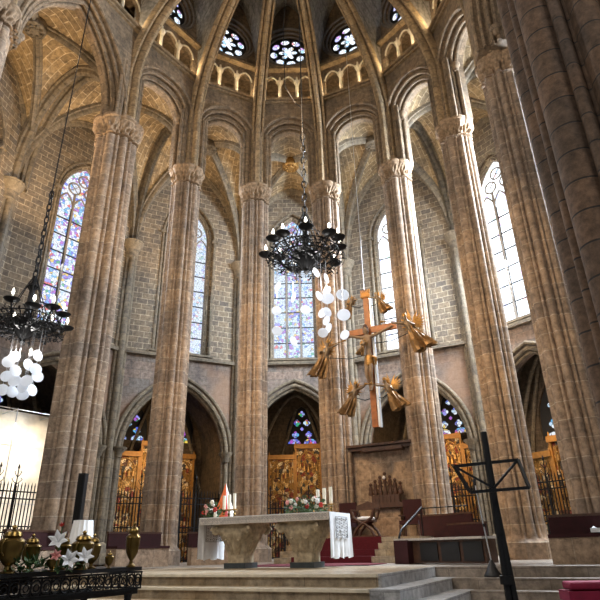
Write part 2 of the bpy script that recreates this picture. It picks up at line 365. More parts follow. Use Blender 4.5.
# ================================================================== STRUCTURE
FL = h(-.4)                                   # presbytery floor
ANG = [-69.3, -40, -13.3, 13.3, 41, 66.7, 92]
BAYS = [-53.3, -26.7, 0, 26.7, 53.3, 80]
PZ = h(15.0)
P0 = Vector((-9.55, 11.95, 0)); P8 = Vector((6.3, 8.6, 0))
# nave floor and platform
struct(MB().box((0, 10, -.1), (44, 52, .2)).build('floor', 'floor'))
# wide platform behind the line through (2.96,12.6), along the e direction
WO = Vector((2.96, 12.6, 0))
def frame_obj(mb, name, m, org, rz=-AX): return struct(mb.build(name, m, None, False, org, rz))
NS = 6; RZ = FL/NS; TR = .42
mb = MB()
for k in range(NS):                            # wide flight right of the altar platform
    top = FL-k*RZ
    mb.box((0, 10-TR*k, top/2), (24, 20, top))
frame_obj(mb, 'floor_presbytery', 'beige_marble', WO)
# altar platform standing forward of it: front corner K
K = Vector((1.15, 9.85, 0)); LW = 7.0; DP = (WO-K).dot(dv)+.3
mb = MB(); mb2 = MB()
for k in range(NS):
    top = FL-k*RZ+.004; y0 = -TR*k
    mb.box((-LW/2, (y0+DP)/2, top/2), (LW-.3*0+2*TR*0, DP-y0, top))
    # right hand return with grey marble treads
    mb2.box((TR*k/2+.001, (y0+DP)/2, top/2-.002), (TR*k+.12, DP-y0-.01, top))
frame_obj(mb, 'floor_altar_platform', 'marble', K); frame_obj(mb2, 'floor_platform_return', 'grey_marble', K)
# nosings of the front steps, slightly proud
mb = MB()
for k in range(NS):
    mb.box((-LW/2, -TR*k-.02, FL-k*RZ-.02), (LW, .07, .045))
frame_obj(mb, 'trim_1', 'column', K)

# ---- outer (ambulatory) wall facets with tall windows and chapel arches
RO = 12.1; HC = RO*math.tan(rad(13.35))
WB, WS, WT, WHW = h(8.8), h(15.2), h(17.1), 1.1
CS, CA, CHW = h(4.0), h(7.3), 2.4
wn = [0]
def big_window(a, gm):
    wn[0] += 1
    w = struct(empty('window_%d' % wn[0], pol(a, RO+.32), rad(-a)))
    g = MB(); g.plate(lancet(WHW, WB, WS, WT), [], .02, .05); g.build('glass', gm, w)
    t = MB()
    for x in (-WHW/3, WHW/3): t.box((x, 0, (WB+h(15.4))/2), (.085, .14, h(15.4)-WB))
    lw = WHW/3
    for cx in (-2*lw, 0, 2*lw): t.tube(xz(arch(lw, h(14.6), h(15.35), 6)) if cx == 0 else [(cx+x, 0, z) for x, z in arch(lw, h(14.6), h(15.35), 6)], .04, 6)
    for cx, cz, r in ((-.42, h(15.75), .3), (.42, h(15.75), .3), (0, h(16.35), .3)):
        t.tube(xz(circ(cx, cz, r, 16)), .04, 6, True)
        for q in range(4): t.bar((cx, 0, cz), (cx+r*cos(q*pi/2+.78), 0, cz+r*sin(q*pi/2+.78)), .03)
    t.tube(xz(lancet(WHW-.02, WB, WS, WT)), .06, 6); t.box((0, 0, WB+.03), (2*WHW, .14, .08))
    t.build('tracery', 'tracery', w)
    l = MB()
    z = WB+.86
    while z < h(14.7): l.box((0, -.02, z), (2*WHW, .05, .045)); z += .86
    for k2 in range(3):
        for sx in (-1, 1): l.box((lw*(2*k2-2)+sx*(lw-.06), 0, (WB+h(14.6))/2), (.018, .05, h(14.6)-WB))
    l.build('glazing_bars', 'lead', w)
    return w
def small_window(a, gm, wd, z0, z1, y, x0=0.0):
    """traceried pointed window of a chapel"""
    wn[0] += 1
    w = struct(empty('window_%d' % wn[0], pol(a, RO+y), rad(-a)))
    hw = wd/2; g = MB(); g.plate(lancet(hw, z0, z0+(z1-z0)*.25, z1, cx=x0), [], .03, .06); g.build('glass', gm, w)
    # dark tracery plate pierced by quatrefoils
    holes = []
    def quat(cx, cz, r):
        pts = []
        for q in range(4):
            for j in range(7):
                an = q*pi/2-pi/2+pi*j/6*1.0 - 0
                pts.append((cx+r*.5*cos(q*pi/2)+r*.46*cos(an), cz+r*.5*sin(q*pi/2)+r*.46*sin(an)))
        return pts
    H = z1-z0
    spec = ((0, z0+.80*H, .17), (-.22, z0+.56*H, .19), (.22, z0+.56*H, .19), (-.30, z0+.25*H, .19), (.30, z0+.25*H, .19), (0, z0+.40*H, .1)) if wd < 2 else \
        ((0, z0+.80*H, .2), (-.3, z0+.6*H, .22), (.3, z0+.6*H, .22), (-.5, z0+.28*H, .26), (.5, z0+.28*H, .26), (0, z0+.3*H, .2))
    for cx, cz, r in spec: holes.append(quat(x0+cx*wd/1.8*1.25, cz, r*wd/1.8*1.1))
    for sx in (-1, 1): holes.append([(x0+sx*wd*.25+wd*.2*cos(pi*j/6), z0+.04+.28*wd/1.8*sin(pi*j/6)) for j in range(7)])
    MB().plate(lancet(hw, z0, z0+H*.25, z1, cx=x0), holes, -.04, .02).build('tracery', 'lead', w)
for i, a in enumerate(BAYS+[-80]):
    mb = MB()
    outer = [(-HC, 0.0), (-CHW, 0.0)]+arch(CHW, CS, CA)+[(CHW, 0.0), (HC, 0.0), (HC, h(9.0)-.6), (-HC, h(9.0)-.6)]
    mb.plate(outer, [], 0, .7)
    lo = struct(mb.build('wall_ambulatory_lower', 'low_wall', None, False, pol(a, RO), rad(-a)))
    mb = MB(); z0 = h(9.0)-.6
    holes = [lancet(WHW, WB, WS, WT)]
    mb.plate([(-HC, z0), (HC, z0), (HC, h(19.8)), (-HC, h(19.8))], holes if a != 80 or True else [], .18, .7)
    mb.plate([(-HC, z0), (HC, z0), (HC, h(19.8)), (-HC, h(19.8))], [lancet(WHW+.28, WB-.12, WS, WT+.3)], 0, .18)
    struct(mb.build('wall_ambulatory', 'wall', None, False, pol(a, RO), rad(-a)))
    # window surround and sill course
    mb = MB(); mb.tube(xz(lancet(WHW+.28, WB-.1, WS, WT+.3), 0), .07, 6); mb.tube(xz(lancet(WHW+.1, WB-.1, WS, WT+.12), .17), .06, 6)
    for sx in (-1, 1): mb.box((sx*(WHW+.28), -.03, WS), (.3, .16, .16))
    mb.box((0, -.06, z0+.06), (2*HC, .3, .16)); mb.box((0, -.02, WB-.12), (2*WHW+.9, .2, .1))
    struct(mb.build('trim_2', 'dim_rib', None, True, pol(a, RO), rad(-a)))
    # moulded chapel arch
    mb = MB()
    for r, dy, th in ((.05, .0, .10), (.25, -.08, .09), (-.07, .14, .08)):
        pts = [(-CHW-r, .0)]+arch(CHW+r, CS, CA+r*1.15)+[(CHW+r, .0)]
        mb.tube(xz(pts, dy), th, 8)
    for sx in (-1, 1): mb.lathe([(.16, -.3), (.2, -.1), (.34, .05), (.36, .12)], (sx*(CHW+.02), 0, CS), 10)
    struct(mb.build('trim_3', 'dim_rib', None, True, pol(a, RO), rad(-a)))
    # chapel behind: side walls, back wall, pointed barrel vault
    if a != -80:
        DPH = {53.3: 2.2, 80: 3.0}.get(a, 5.0); mb = MB(); BW = 2.75
        prof = [(-BW, 0.0)]+arch(BW, CS+.5, CA+1.1)+[(BW, 0.0)]
        out = [(x*1.09, z*1.02 if z > 1 else z) for x, z in prof]
        pl = prof+out[::-1]
        mb.plate(pl, [], .7, DPH)
        sw = 1.8; wz0, wz1 = (h(5.35), h(7.5)) if a < 50 else (h(4.0), h(6.6))
        wx = {-26.7: (-1.2, 1.3), 0: (.3,), 26.7: (.6,), 53.3: (-.5,)}.get(a, (0,))
        mb.plate([(p[0]*1.09, p[1]*1.03) for p in prof], [lancet(sw/2, wz0, wz0+(wz1-wz0)*.25, wz1, cx=x_) for x_ in wx], DPH, DPH+.4)
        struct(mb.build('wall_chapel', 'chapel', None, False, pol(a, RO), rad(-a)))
        mb = MB()
        for sx in (-1, 1):
            pts = [(sx*BW*(1-.0), DPH*.98-.0, CS)]
            pth = [(sx*BW*(1-q), .8+(DPH-.9)*(1-q*.5), CS-1.2+(CA+.3-CS+1.2)*sin(q*pi/2)) for q in [j/8 for j in range(9)]]
            mb.tube(pth, .09, 6)
            mb.tube([((wx[0] if len(wx) == 1 else 0)+sx*(.3+1.1*(1-q)), DPH-.15, CS-.6+(CA-CS+.6)*(q**.8)) for q in [j/8 for j in range(9)]], .08, 6)
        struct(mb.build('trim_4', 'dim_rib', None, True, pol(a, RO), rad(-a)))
        for x_ in wx: small_window(a, {-26.7: 'glass_blue', -53.3: 'glass_blue', 0: 'glass_blue'}.get(a, 'glass_many'), sw, wz0, wz1, DPH+.15, x_)
for a, g in ((-53.3, 'glass_left'), (-26.7, 'glass_pale'), (0, 'glass_center'), (26.7, 'glass_white'), (53.3, 'glass_white'), (80, 'glass_white'), (-80, 'glass_left')): big_window(a, g)
# walls closing the far ends of the ambulatory
for p, q, n in (((-13.2, 14.2), (-13.2, 2.0), 'wall_left'), ((12.6, 13.5), (12.6, -2.0), 'wall_right')):
    L_ = hypot(q[0]-p[0], q[1]-p[1])
    struct(MB().box(((p[0]+q[0])/2, (p[1]+q[1])/2, 10.5), (.6, L_, 21)).build(n, 'wall'))

# ---- responds (wall shafts) with capitals
RR = RO/cos(rad(13.35))
def shaft_cluster(mb, z0, z1, spread=.2, r=.1):
    for x, y, q in ((0, -.12, r*1.4), (-spread, 0, r), (spread, 0, r), (-spread*1.8, .1, r*.8), (spread*1.8, .1, r*.8)):
        mb.lathe([(q, z0), (q, z1)], (x, y, 0), 10)
for a in [-93]+ANG:
    mb = MB(); shaft_cluster(mb, FL, h(13.3)); mb.lathe([(.5, FL), (.5, FL+.5), (.42, FL+.7), (.3, FL+.8)], (0, 0.05, 0), 8)
    mb.box((0, .1, h(8.45)), (.9, .5, .16))
    mb.lathe([(.28, h(13.2)), (.33, h(13.3)), (.3, h(13.4)), (.36, h(13.7)), (.52, h(13.95)), (.55, h(14.1))], (0, .05, 0), 16, rfun=lambda t, z: 1+.08*sin(8*t)*(1 if h(13.4) < z < h(13.97) else 0))
    struct(mb.build('trim_5', 'dim_rib', None, True, pol(a, RR-.1), rad(-a)))

# ---- ambulatory vaults
def pp(t, hh=1.15):
    t = min(abs(t), 1.0); rho = (1+hh*hh)/2; cx = 1-rho; return sqrt(max(0, rho*rho-(t-cx)**2))/hh
def bay_vault(A, B, Cc, D, zt, zi=h(15.5), zo=h(14.1), n=20):
    def P(u, v):
        q = A*(1-u)/2*(1-v)/2+B*(1+u)/2*(1-v)/2+Cc*(1-u)/2*(1+v)/2+D*(1+u)/2*(1+v)/2
        zs = zi*(1-v)/2+zo*(1+v)/2; m = max(pp(u), pp(v)); return Vector((q.x, q.y, zs*(1-m)+zt*m))
    vs = []; uvm = []
    for i in range(2*n+1):
        for j in range(2*n+1):
            u, v = sin(pi/2*(i-n)/n), sin(pi/2*(j-n)/n); vs.append(P(u, v))
            arcu = (i-n)/n*3.4; arcv = (j-n)/n*3.4
            uvm.append((arcu, arcv) if abs(u) < abs(v) else (arcv, arcu))
    fs = []; uvs = []; w = 2*n+1
    for i in range(2*n):
        for j in range(2*n):
            f = (i*w+j, i*w+j+1, (i+1)*w+j+1, (i+1)*w+j)
            um = abs(i+.5-n) < abs(j+.5-n)
            fs.append(f)
            uvs.append([(((k//w)-n)/n*3.4, ((k % w)-n)/n*3.4) if um is False else (((k % w)-n)/n*3.4, ((k//w)-n)/n*3.4) for k in f])
            uvs[-1] = [(b_, a_) for a_, b_ in uvs[-1]]
    c = MB().add(vs, fs, uvs).build('ceiling_ambulatory', 'vault', None, True); struct(c)
    rp = [(-.17, -.1), (-.17, .06), (-.1, .08), (-.08, .2), (0, .27), (.08, .2), (.1, .08), (.17, .06), (.17, -.1)]
    T = [sin(pi/2*k/14) for k in range(-14, 15)]
    r = MB()
    for sg in (1, -1):
        path = [P(t, sg*t) for t in T]
        ch = (path[-1]-path[0]); sd = Vector((-ch.y, ch.x, 0)).normalized()
        if sd.cross(path[len(path)//2+1]-path[len(path)//2-1]).z > 0: sd = -sd
        r.sweep(rp, path, sd)
    r.build('diagonal_rib', 'dim_rib', c, True)
    for u in (-1, 1):
        path = [P(u, t) for t in T]; ch = path[-1]-path[0]; sd = Vector((-ch.y, ch.x, 0)).normalized()
        if sd.cross(ch).z > 0: sd = -sd
        MB().sweep([(x*1.35, y*1.2) for x, y in rp], path, sd).build('transverse_rib', 'dim_rib', c, True)
    path = [P(t, .985) for t in T]; ch = path[-1]-path[0]; sd = Vector((-ch.y, ch.x, 0)).normalized()
    if sd.cross(ch).z > 0: sd = -sd
    MB().sweep(rp, path, sd).build('wall_rib', 'dim_rib', c, True)
    b0 = P(0, 0)
    bo = MB(); bo.lathe([(.12, .05), (.42, .1), (.46, 0), (.44, -.28), (.36, -.34), (.34, -.3), (.2, -.3), (.16, -.36), (.01, -.38)], b0-Vector((0, 0, .12)), 20)
    for k in range(8): bo.ball(b0+Vector((.27*cos(k*pi/4), .27*sin(k*pi/4), -.44)), .07, 6)
    bo.build('boss', 'gold' if zt < h(19.45) else 'dim_rib', c, True)
    return c
for i in range(6):
    a0, a1 = ANG[i], ANG[i+1]
    bay_vault(pol(a0, 7.1), pol(a1, 7.1), pol(a0, RR), pol(a1, RR), h(19.45 if i != 2 else 19.0))
bay_vault(P0, pol(-66.7, 7.1), pol(-94, RR+.6), pol(-66.7, RR), h(19.5))
bay_vault(pol(93, 7.1), P8+Vector((.6, 0, 0)), pol(93, RR), Vector((12.3, 8.0, 0)), h(19.5))
bay_vault(Vector((-11.6, 6.5, 0)), P0, Vector((-15.5, 7.5, 0)), pol(-94, RR+.6), h(19.5))

# ---- piers
def pier_profile(s, n=176):
    """cluster of shafts round a core; returns radii by angle"""
    circles = []
    for k in range(8):
        a = k*pi/4; circles.append((.54, a, .165 if k % 2 == 0 else .125))
        for d_ in (-.39, .0): circles.append((.60, a+d_+.0 if d_ else a, .05 if d_ else .10))
    rs = []
    for j in range(n):
        t = 2*pi*j/n; r = .535
        for R, a, q in circles:
            d = t-a; dd = R*sin(d)
            if abs(dd) < q and cos(d) > 0: r = max(r, R*cos(d)+sqrt(q*q-dd*dd))
        rs.append(r*s)
    return rs
def ring_loft(mb, prof_fn, zs, n, loc=(0, 0)):
    vs = []; fs = []; uvs = []
    per = None
    for z in zs:
        rs = prof_fn(z)
        ring = [Vector((loc[0]+rs[j]*cos(2*pi*j/n), loc[1]+rs[j]*sin(2*pi*j/n), z)) for j in range(n)]
        if per is None:
            per = [0.0]
            for j in range(n): per.append(per[-1]+(ring[(j+1) % n]-ring[j]).length)
        vs += ring
    for i in range(len(zs)-1):
        for j in range(n):
            fs.append((i*n+j, i*n+(j+1) % n, (i+1)*n+(j+1) % n, (i+1)*n+j))
            uvs.append(((per[j], zs[i]), (per[j+1], zs[i]), (per[j+1], zs[i+1]), (per[j], zs[i+1])))
    fs.append(tuple(range(n-1, -1, -1))); uvs.append([(0, 0)]*n)
    fs.append(tuple((len(zs)-1)*n+j for j in range(n))); uvs.append([(0, 0)]*n)
    return mb.add(vs, fs, uvs)
def pier(loc, s, rz, label, m='pier', cap=True, ztop=PZ, n=176):
    t = thing('clustered_pier', label, 'pillar', (loc[0], loc[1], FL if m != 'pier_dark' else 0), rz)
    base = t.location.z; rs = pier_profile(s, n)
    sh = MB(); ring_loft(sh, lambda z: rs, [1.1*s, ztop-base-.7], n); sh.build('shaft', m, t, True)
    b = MB(); oct_ = [s*.84/max(cos(((2*pi*j/n+pi/8) % (pi/4))-pi/8), .1) for j in range(n)]
    def bf(z):
        q = z/(1.1*s)
        if q < .45: return [o*.98 for o in oct_]
        if q < .5: return [o*.93 for o in oct_]
        k = (q-.5)/.5; k = k**.35
        return [oct_[j]*.88*(1-k)+(rs[j]+.01)*k for j in range(n)]
    ring_loft(b, bf, [0, .48*s, .52*s, .6*s, .68*s, .7*s, .8*s, .86*s, .95*s, 1.04*s, 1.1*s], n); b.build('base', m, t, True)
    if cap:
        c = MB(); zc = ztop-base
        def cf(z):
            q = (z-(zc-.62))/.8
            out = []
            for j in range(n):
                a = 2*pi*j/n
                lob = .67+.07*abs(cos(4*a))**.6
                k = 0 if q < .1 else min(1, (q-.1)/.6)**1.6
                r = rs[j]*(1-k)+s*lob*k*1.05
                if q < .1: r = rs[j]+.05*s
                elif q < .74: r += .045*s*(sin(20*a+7*q)+sin(31*a-11*q))*min(1, (q-.1)*4)*(.8-q)*2
                else: r = s*(.70+.08*abs(cos(4*a))**.6)*(1.12 if q > .84 else 1.04)
                out.append(r)
            return out
        ring_loft(c, cf, [zc-.62+.8*k/16 for k in range(17)], n); c.build('capital', 'capstone', t, True)
    return t
PL = ['huge grey and tan pillar at left, in front of the violet window', 'pillar between the left chapel arch halves, second tall one from left',
      'pillar left of the central coloured window, behind the altar', 'pillar right of the central window, behind the hanging glass discs',
      'pillar right of the crucifix, warmly lit, behind the stone seat wall', 'pillar behind the white microphone pole, with bright right edge',
      'slimmer pillar between the bright right window and the dark foreground pillar']
for k, a in enumerate(ANG):
    s = {0: 1.12, 6: .82}.get(k, .88)
    pier(pol(a, 7.0), s, rad(-a+22.5), PL[k])
pier(P0, 1.0, 0, 'pillar cut by the upper left corner, only its capital showing', ztop=h(15.6))
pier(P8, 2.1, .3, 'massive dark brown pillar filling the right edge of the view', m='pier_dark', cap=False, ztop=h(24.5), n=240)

# ---- arcade walls, gallery and round windows above each bay of the apse
STR1, STR2 = h(20.25), h(22.45)
def arcade(p, q, gm, hwk=1.0, ocr=1.08, big=False, gal=True):
    p = Vector((p.x, p.y, 0)); q = Vector((q.x, q.y, 0)); mid = (p+q)/2; d = q-p; L_ = d.length; rz = atan2(d.y, d.x); hw = L_/2
    # local x from p to q, local y outward
    oh = (hw-.64) if not big else hw-.95
    sp, ap = (h(17.85), h(18.85)) if not big else (h(15.6), h(19.3))
    w = MB(); z0 = h(15.15)
    for k, (dy0, dy1, e) in enumerate(((-.38, -.2, .38), (-.2, -.02, .26), (-.02, .16, .13), (.16, .5, 0))):
        hh = min(oh+e, hw-.08)
        o = [(-hw, z0), (-hh, z0)]+arch(hh, sp, ap+e*1.0)+[(hh, z0), (hw, z0), (hw, STR1), (-hw, STR1)]
        w.plate(o, [], dy0, dy1)
    wl = struct(w.build('wall_arcade', 'spandrel', None, False, mid, rz))
    t = MB()
    for dy, e, r in ((-.4, .40, .07), (-.2, .32, .055), (-.22, .23, .06), (-.03, .15, .05), (.0, .07, .06), (.2, 0, .07)):
        hh = min(oh+e, hw-.06); t.tube(xz([(-hh, z0)]+arch(hh, sp, ap+e*1.0, 14)+[(hh, z0)], dy), r, 7)
    for sx in (-1, 1): t.lathe([(.09, -.25), (.12, -.05), (.2, .06), (.2, .12)], (sx*oh, .15, sp), 10)
    t.build('archivolt', 'spandrel', wl, True)
    s_ = MB(); s_.box((0, -.44, STR1), (L_, .34, .14)); s_.box((0, -.38, STR1-.12), (L_, .22, .1))
    s_.box((0, -.36, STR2), (L_, .3, .16)); s_.build('string_course', 'rib', wl)
    # gallery
    gw = hw-.30; n = 3 if not big else 5; bw = 2*gw/n
    holes = []
    for k in range(n):
        cx = -gw+bw*(k+.5); holes.append(lancet(bw/2-.09, STR1+.1, STR1+1.25, STR1+1.75, 6, cx))
    u = MB(); u.plate([(-hw, STR1), (hw, STR1), (hw, STR2), (-hw, STR2)], holes, -.22, -.06)
    u.box((0, 1.3, (STR1+STR2)/2+.1), (L_+.6, .2, STR2-STR1+.6)); u.box((0, .6, STR1+.02), (L_+.4, 1.6, .06)); u.box((0, .6, STR2+.1), (L_+.4, 1.6, .1))
    u.build('gallery', 'spandrel', wl)
    c = MB()
    for k in range(1, n):
        x = -gw+bw*k; c.lathe([(.13, 0), (.13, .12), (.075, .2), (.075, 1.1), (.1, 1.14), (.16, 1.3), (.16, 1.38)], (x, -.24, STR1+.07), 12)
        c.tube([(x, -.2, STR1+1.45), (x, -.24, STR1+1.75)], .05, 6)
    for k in range(n):
        cx = -gw+bw*(k+.5); c.tube([(cx+x, -.24, z) for x, z in arch(bw/2-.09, STR1+1.3, STR1+1.8, 6)], .045, 6)
        c.tube([(cx-bw/2, .5, STR1+.1), (cx, .5, STR1+.75)], .03, 5)
    c.build('gallery_colonette', 'column', wl, True)
    # upper wall with the round window
    oz = h(24.35); v = MB()
    top = h(29.0)
    for dy0, dy1, r in ((-.1, .05, ocr+.3), (.05, .2, ocr+.15), (.2, .6, ocr)):
        v.plate([(-hw, STR2), (hw, STR2), (hw, top), (-hw, top)], [circ(0, oz, r)], dy0, dy1)
    v.build('clerestory', 'spandrel', wl)
    ro = MB()
    for dy, r, q in ((-.1, ocr+.3, .07), (.05, ocr+.15, .06), (.2, ocr+.02, .05)): ro.tube(xz(circ(0, oz, r, 32), dy), q, 6, True)
    ro.build('ring_moulding', 'tracery', wl, True)
    wn[0] += 1
    wo = struct(empty('window_%d' % wn[0], mid, rz))
    MB().plate(circ(0, oz, ocr), [], .34, .37).build('glass', gm, wo)
    def lobed(r0, r1, nl, m=48): return [((r0+(r1-r0)*abs(cos(nl*pi*q/m))**.7)*cos(2*pi*q/m), oz+(r0+(r1-r0)*abs(cos(nl*pi*q/m))**.7)*sin(2*pi*q/m)) for q in range(m)]
    hs = [lobed(ocr*.2, ocr*.46, 6)]
    for k in range(8):
        an = k*pi/4+.2; ln = [(cos(b_), sin(b_)) for b_ in [2*pi*j/12 for j in range(12)]]
        hs.append([(ocr*(.72*cos(an)+.17*c_*cos(an)-.22*s_2*sin(an)), oz+ocr*(.72*sin(an)+.17*c_*sin(an)+.22*s_2*cos(an))) for c_, s_2 in ln])
    MB().plate(circ(0, oz, ocr), hs, .28, .33).build('tracery', 'lead', wo)
    for sx in (-1, 1):
        light('gallery_lamp', 'POINT', mid+Vector((-sin(rz), cos(rz), 0))*-.52+Vector((cos(rz), sin(rz), 0))*sx*(hw-.75)+Vector((0, 0, STR1+.22)), 36 if not big else 18, (1, .78, .48), .06)
    return wl
for i in range(6):
    arcade(pol(ANG[i], 7.0), pol(ANG[i+1], 7.0), 'glass_rose')
arcade(P0+Vector((.1, 0, 0)), pol(-66.7, 7.0), 'glass_rose', big=True, ocr=1.1)
arcade(pol(93, 7.0), P8+(pol(93, 7.0)-P8).normalized()*.4, 'glass_rose', big=True, ocr=1.0)

# ---- vault shafts and ribs of the apse, main vault
def rib_pt(R):
    R = max(0.0, R)
    if R >= 6.74: return h(17.0)
    return h(17.0)+sqrt(max(0, 7.65**2-(R+.9)**2))
RP = [(-.29, -.3), (-.30, -.02), (-.27, .06), (-.20, .08), (-.16, .02), (-.15, -.06), (-.12, -.06), (-.12, .12), (-.10, .25), (-.05, .32), (.05, .32), (.10, .25), (.12, .12), (.12, -.06), (.15, -.06), (.16, .02), (.20, .08), (.27, .06), (.30, -.02), (.29, -.3)]
RIBA = ANG+[130.6, 168, -104.3, -145]
RSC = {130.6: 1.25, 168: 1.4, -104.3: 1.36, -145: 1.4}
ca = struct(empty('ceiling_apse', (CX, CY, 0)))
for a in RIBA:
    path = []
    if a in ANG: path = [pol(a, 6.62, h(15.1)), pol(a, 6.62, h(16.2)), pol(a, 6.62, h(17))]
    else: path = [pol(a, 6.75*RSC[a], h(15.1)), pol(a, 6.75*RSC[a], h(17))]
    for k in range(1, 27):
        R = 6.74*cos(pi/2*k/26)
        path.append(pol(a, (R-.1*(1-k/26))*RSC.get(a, 1), rib_pt(R)))
    side = Vector((cos(rad(a)), -sin(rad(a)), 0))
    mb = MB(); mb.sweep(RP, [p-Vector((CX, CY, 0)) for p in path], side)
    mb.build('rib', 'rib', ca, True)
    if a in ANG:   # flanking wall shafts above the capital
        mb = MB()
        for x, r in ((-.46, .1), (.46, .1), (-.62, .07), (.62, .07)):
            q = pol(a, 6.66)+side*x-Vector((CX, CY, 0)); mb.lathe([(r, h(15.1)), (r, h(18.2))], (q.x, q.y, 0), 8)
        mb.build('wall_shaft', 'spandrel', ca, True)
MB().lathe([(.1, .2), (.7, .25), (.75, 0), (.7, -.3), (.3, -.4), (.01, -.42)], (0, 0, rib_pt(0)-.1), 20).build('keystone', 'gold', ca, True)
def severy(a0, a1):
    n = 12; m = 26; vs = []; w = 2*n+1
    for k in range(m+1):
        R = 6.98*cos(pi/2*k/m)
        zr = rib_pt(R)-.0; zg = h(24.4)+(h(27.6)-h(24.4))*R/7
        for j in range(w):
            t = sin(pi/2*(j-n)/n); ang = a0+(a1-a0)*(t+1)/2
            pa, pb = pol(a0, R*RSC.get(a0, 1)), pol(a1, R*RSC.get(a1, 1)); p = pa.lerp(pb, (t+1)/2)
            p.z = zr+(zg-zr)*pp(t, 1.3)**.5; vs.append(p-Vector((CX, CY, 0)))
    fs = []; uvs = []
    for k in range(m):
        for j in range(w-1):
            fs.append((k*w+j, k*w+j+1, (k+1)*w+j+1, (k+1)*w+j))
            uvs.append(((k*.42, j*.2), (k*.42, (j+1)*.2), ((k+1)*.42, (j+1)*.2), ((k+1)*.42, j*.2)))
    MB().add(vs, fs, uvs).build('web', 'apse_vault', ca, True)
allr = sorted(RIBA)
for a0, a1 in zip(allr, allr[1:]): severy(a0, a1)
# nave vault behind the apse (keeps the daylight out from above)
struct(MB().box((-6, -2, h(24.8)), (34, 20, .4), -AX).build('ceiling_nave', 'apse_vault'))
#@@OBJECTS
# ================================================================== OBJECTS
def axo(mb, name, m, parent=None, smooth=False): return mb.build(name, m, parent, smooth)
# ---- raised seat place with carpeted steps between the two axis pillars
DT = FL+.66
mb = MB()
for k in range(4): mb.box((0, 2.75+.36*k+(6.7-2.75-.36*k)/2, FL+.165*(k+.5)+.001), (4.1, 6.7-2.75-.36*k, .165))
struct(mb.build('floor_seat_dais', 'marble', None, False, (CX, CY, 0), -AX))
cp = MB()
for k in range(4):
    z = FL+.165*(k+1); y = 2.75+.36*k; wd = 1.22-.02*k
    cp.box((-.25, y-.012, z-.08), (2*wd, .022, .17)); cp.box((-.25, y+.18, z+.008), (2*wd, .38, .014))
cp.box((-.25, 1.55, FL+.012), (2.5, 2.4, .014)); cp.box((-.1, 1.55, FL+.016), (3.4, 1.3, .016)); cp.box((-.25, 5.2, DT+.008), (2.4, 2.4, .014))
tag(cp.build('carpet', 'carpet', None, False, (CX, CY, 0), -AX), 'dark red carpet running down the steps behind the altar', 'carpet')
# seat wall of ashlar with wooden cornice
w = MB(); w.plate([(-1.75, FL), (1.95, FL), (1.95, h(3.2)), (-1.75, h(3.2))], [], 6.95, 7.35); w.box((.2, 6.8, (DT+h(1.2))/2), (.9, .34, h(1.2)-DT))
struct(w.build('wall_seat', 'ashlar', None, False, (CX, CY, 0), -AX))
t = MB(); t.box((.1, 6.88, h(3.27)), (3.8, .5, .12)); t.box((.1, 6.84, h(3.37)), (3.9, .62, .08)); t.box((.2, 6.7, h(3.2)), (1.5, .4, .12))
struct(t.build('trim_6', 'wood', None, False, (CX, CY, 0), -AX))
# carved crest over the seat
c = thing('carved_crest', 'dark carved wooden crest of small figures on the seat wall under the cornice', 'carving', axp(.2, 6.62, h(1.22)), -AX)
b = MB(); b.box((0, 0, .05), (1.25, .3, .1)); b.box((0, 0, .25), (1.0, .22, .32)); b.plate([(-.78, .0), (.78, .0), (.55, .16), (-.55, .16)], [], -.14, .14)
for k in range(7): b.box((-.42+.14*k, -.12, .25), (.1, .03, .24))
b.build('crest_base', 'wood', c)
for k in range(7):
    x = -.54+.18*k; hh = .72+.34*(1-abs(k-3)/3); f = MB()
    f.lathe([(.07, .41), (.085, .5), (.05, .6), (.045, hh-.2), (.075, hh-.12), (.06, hh-.03), (.02, hh)], (x, -.02, 0), 10)
    f.ball((x, -.02, hh+.05), .065, 8); f.tube([(x-.09, -.02, hh-.28), (x, -.05, hh-.1), (x+.09, -.02, hh-.28)], .022, 6); f.box((x, .04, .6), (.03, .03, .4))
    f.build('figurine', 'wood', c, True)
MB().ball((0, -.1, .98), .06, 8).build('white_rosette', 'cloth', c, True)
# savonarola chair with white cushion
s = thing('curule_chair', 'dark wooden curved x-frame chair with a white cushion, on the red carpet', 'chair', axp(-.12, 5.35, DT+.02), -AX)
for y in (-.25, .25):
    f = MB(); f.tube([(-.36, y, .02), (-.26, y, .22), (-.08, y, .38), (.1, y, .46), (.3, y, .58), (.38, y, .8)], .045, 8)
    f.tube([(.36, y, .02), (.26, y, .22), (.08, y, .38), (-.1, y, .46), (-.3, y, .58), (-.38, y, .8)], .045, 8); f.bar((-.36, y, .03), (.36, y, .03), .05); f.build('x_frame', 'wood', s, True)
for x in (-.38, .38): MB().bar((x, -.3, .82), (x, .3, .82), .07, .05).build('armrest', 'wood', s)
b = MB(); b.plate([(-.4, .84), (-.4, .98), (-.2, 1.04), (0, 1.1), (.2, 1.04), (.4, .98), (.4, .84)], [], .26, .31); b.build('backrest', 'wood', s)
MB().lathe([(.2, 0), (.29, .02), (.31, .06), (.28, .1), (.15, .12)], (0, -.0, .50), 16, 1, .9).build('cushion', 'cloth', s, True)
MB().box((0, 0, .485), (.6, .5, .03)).build('seat', 'wood', s)
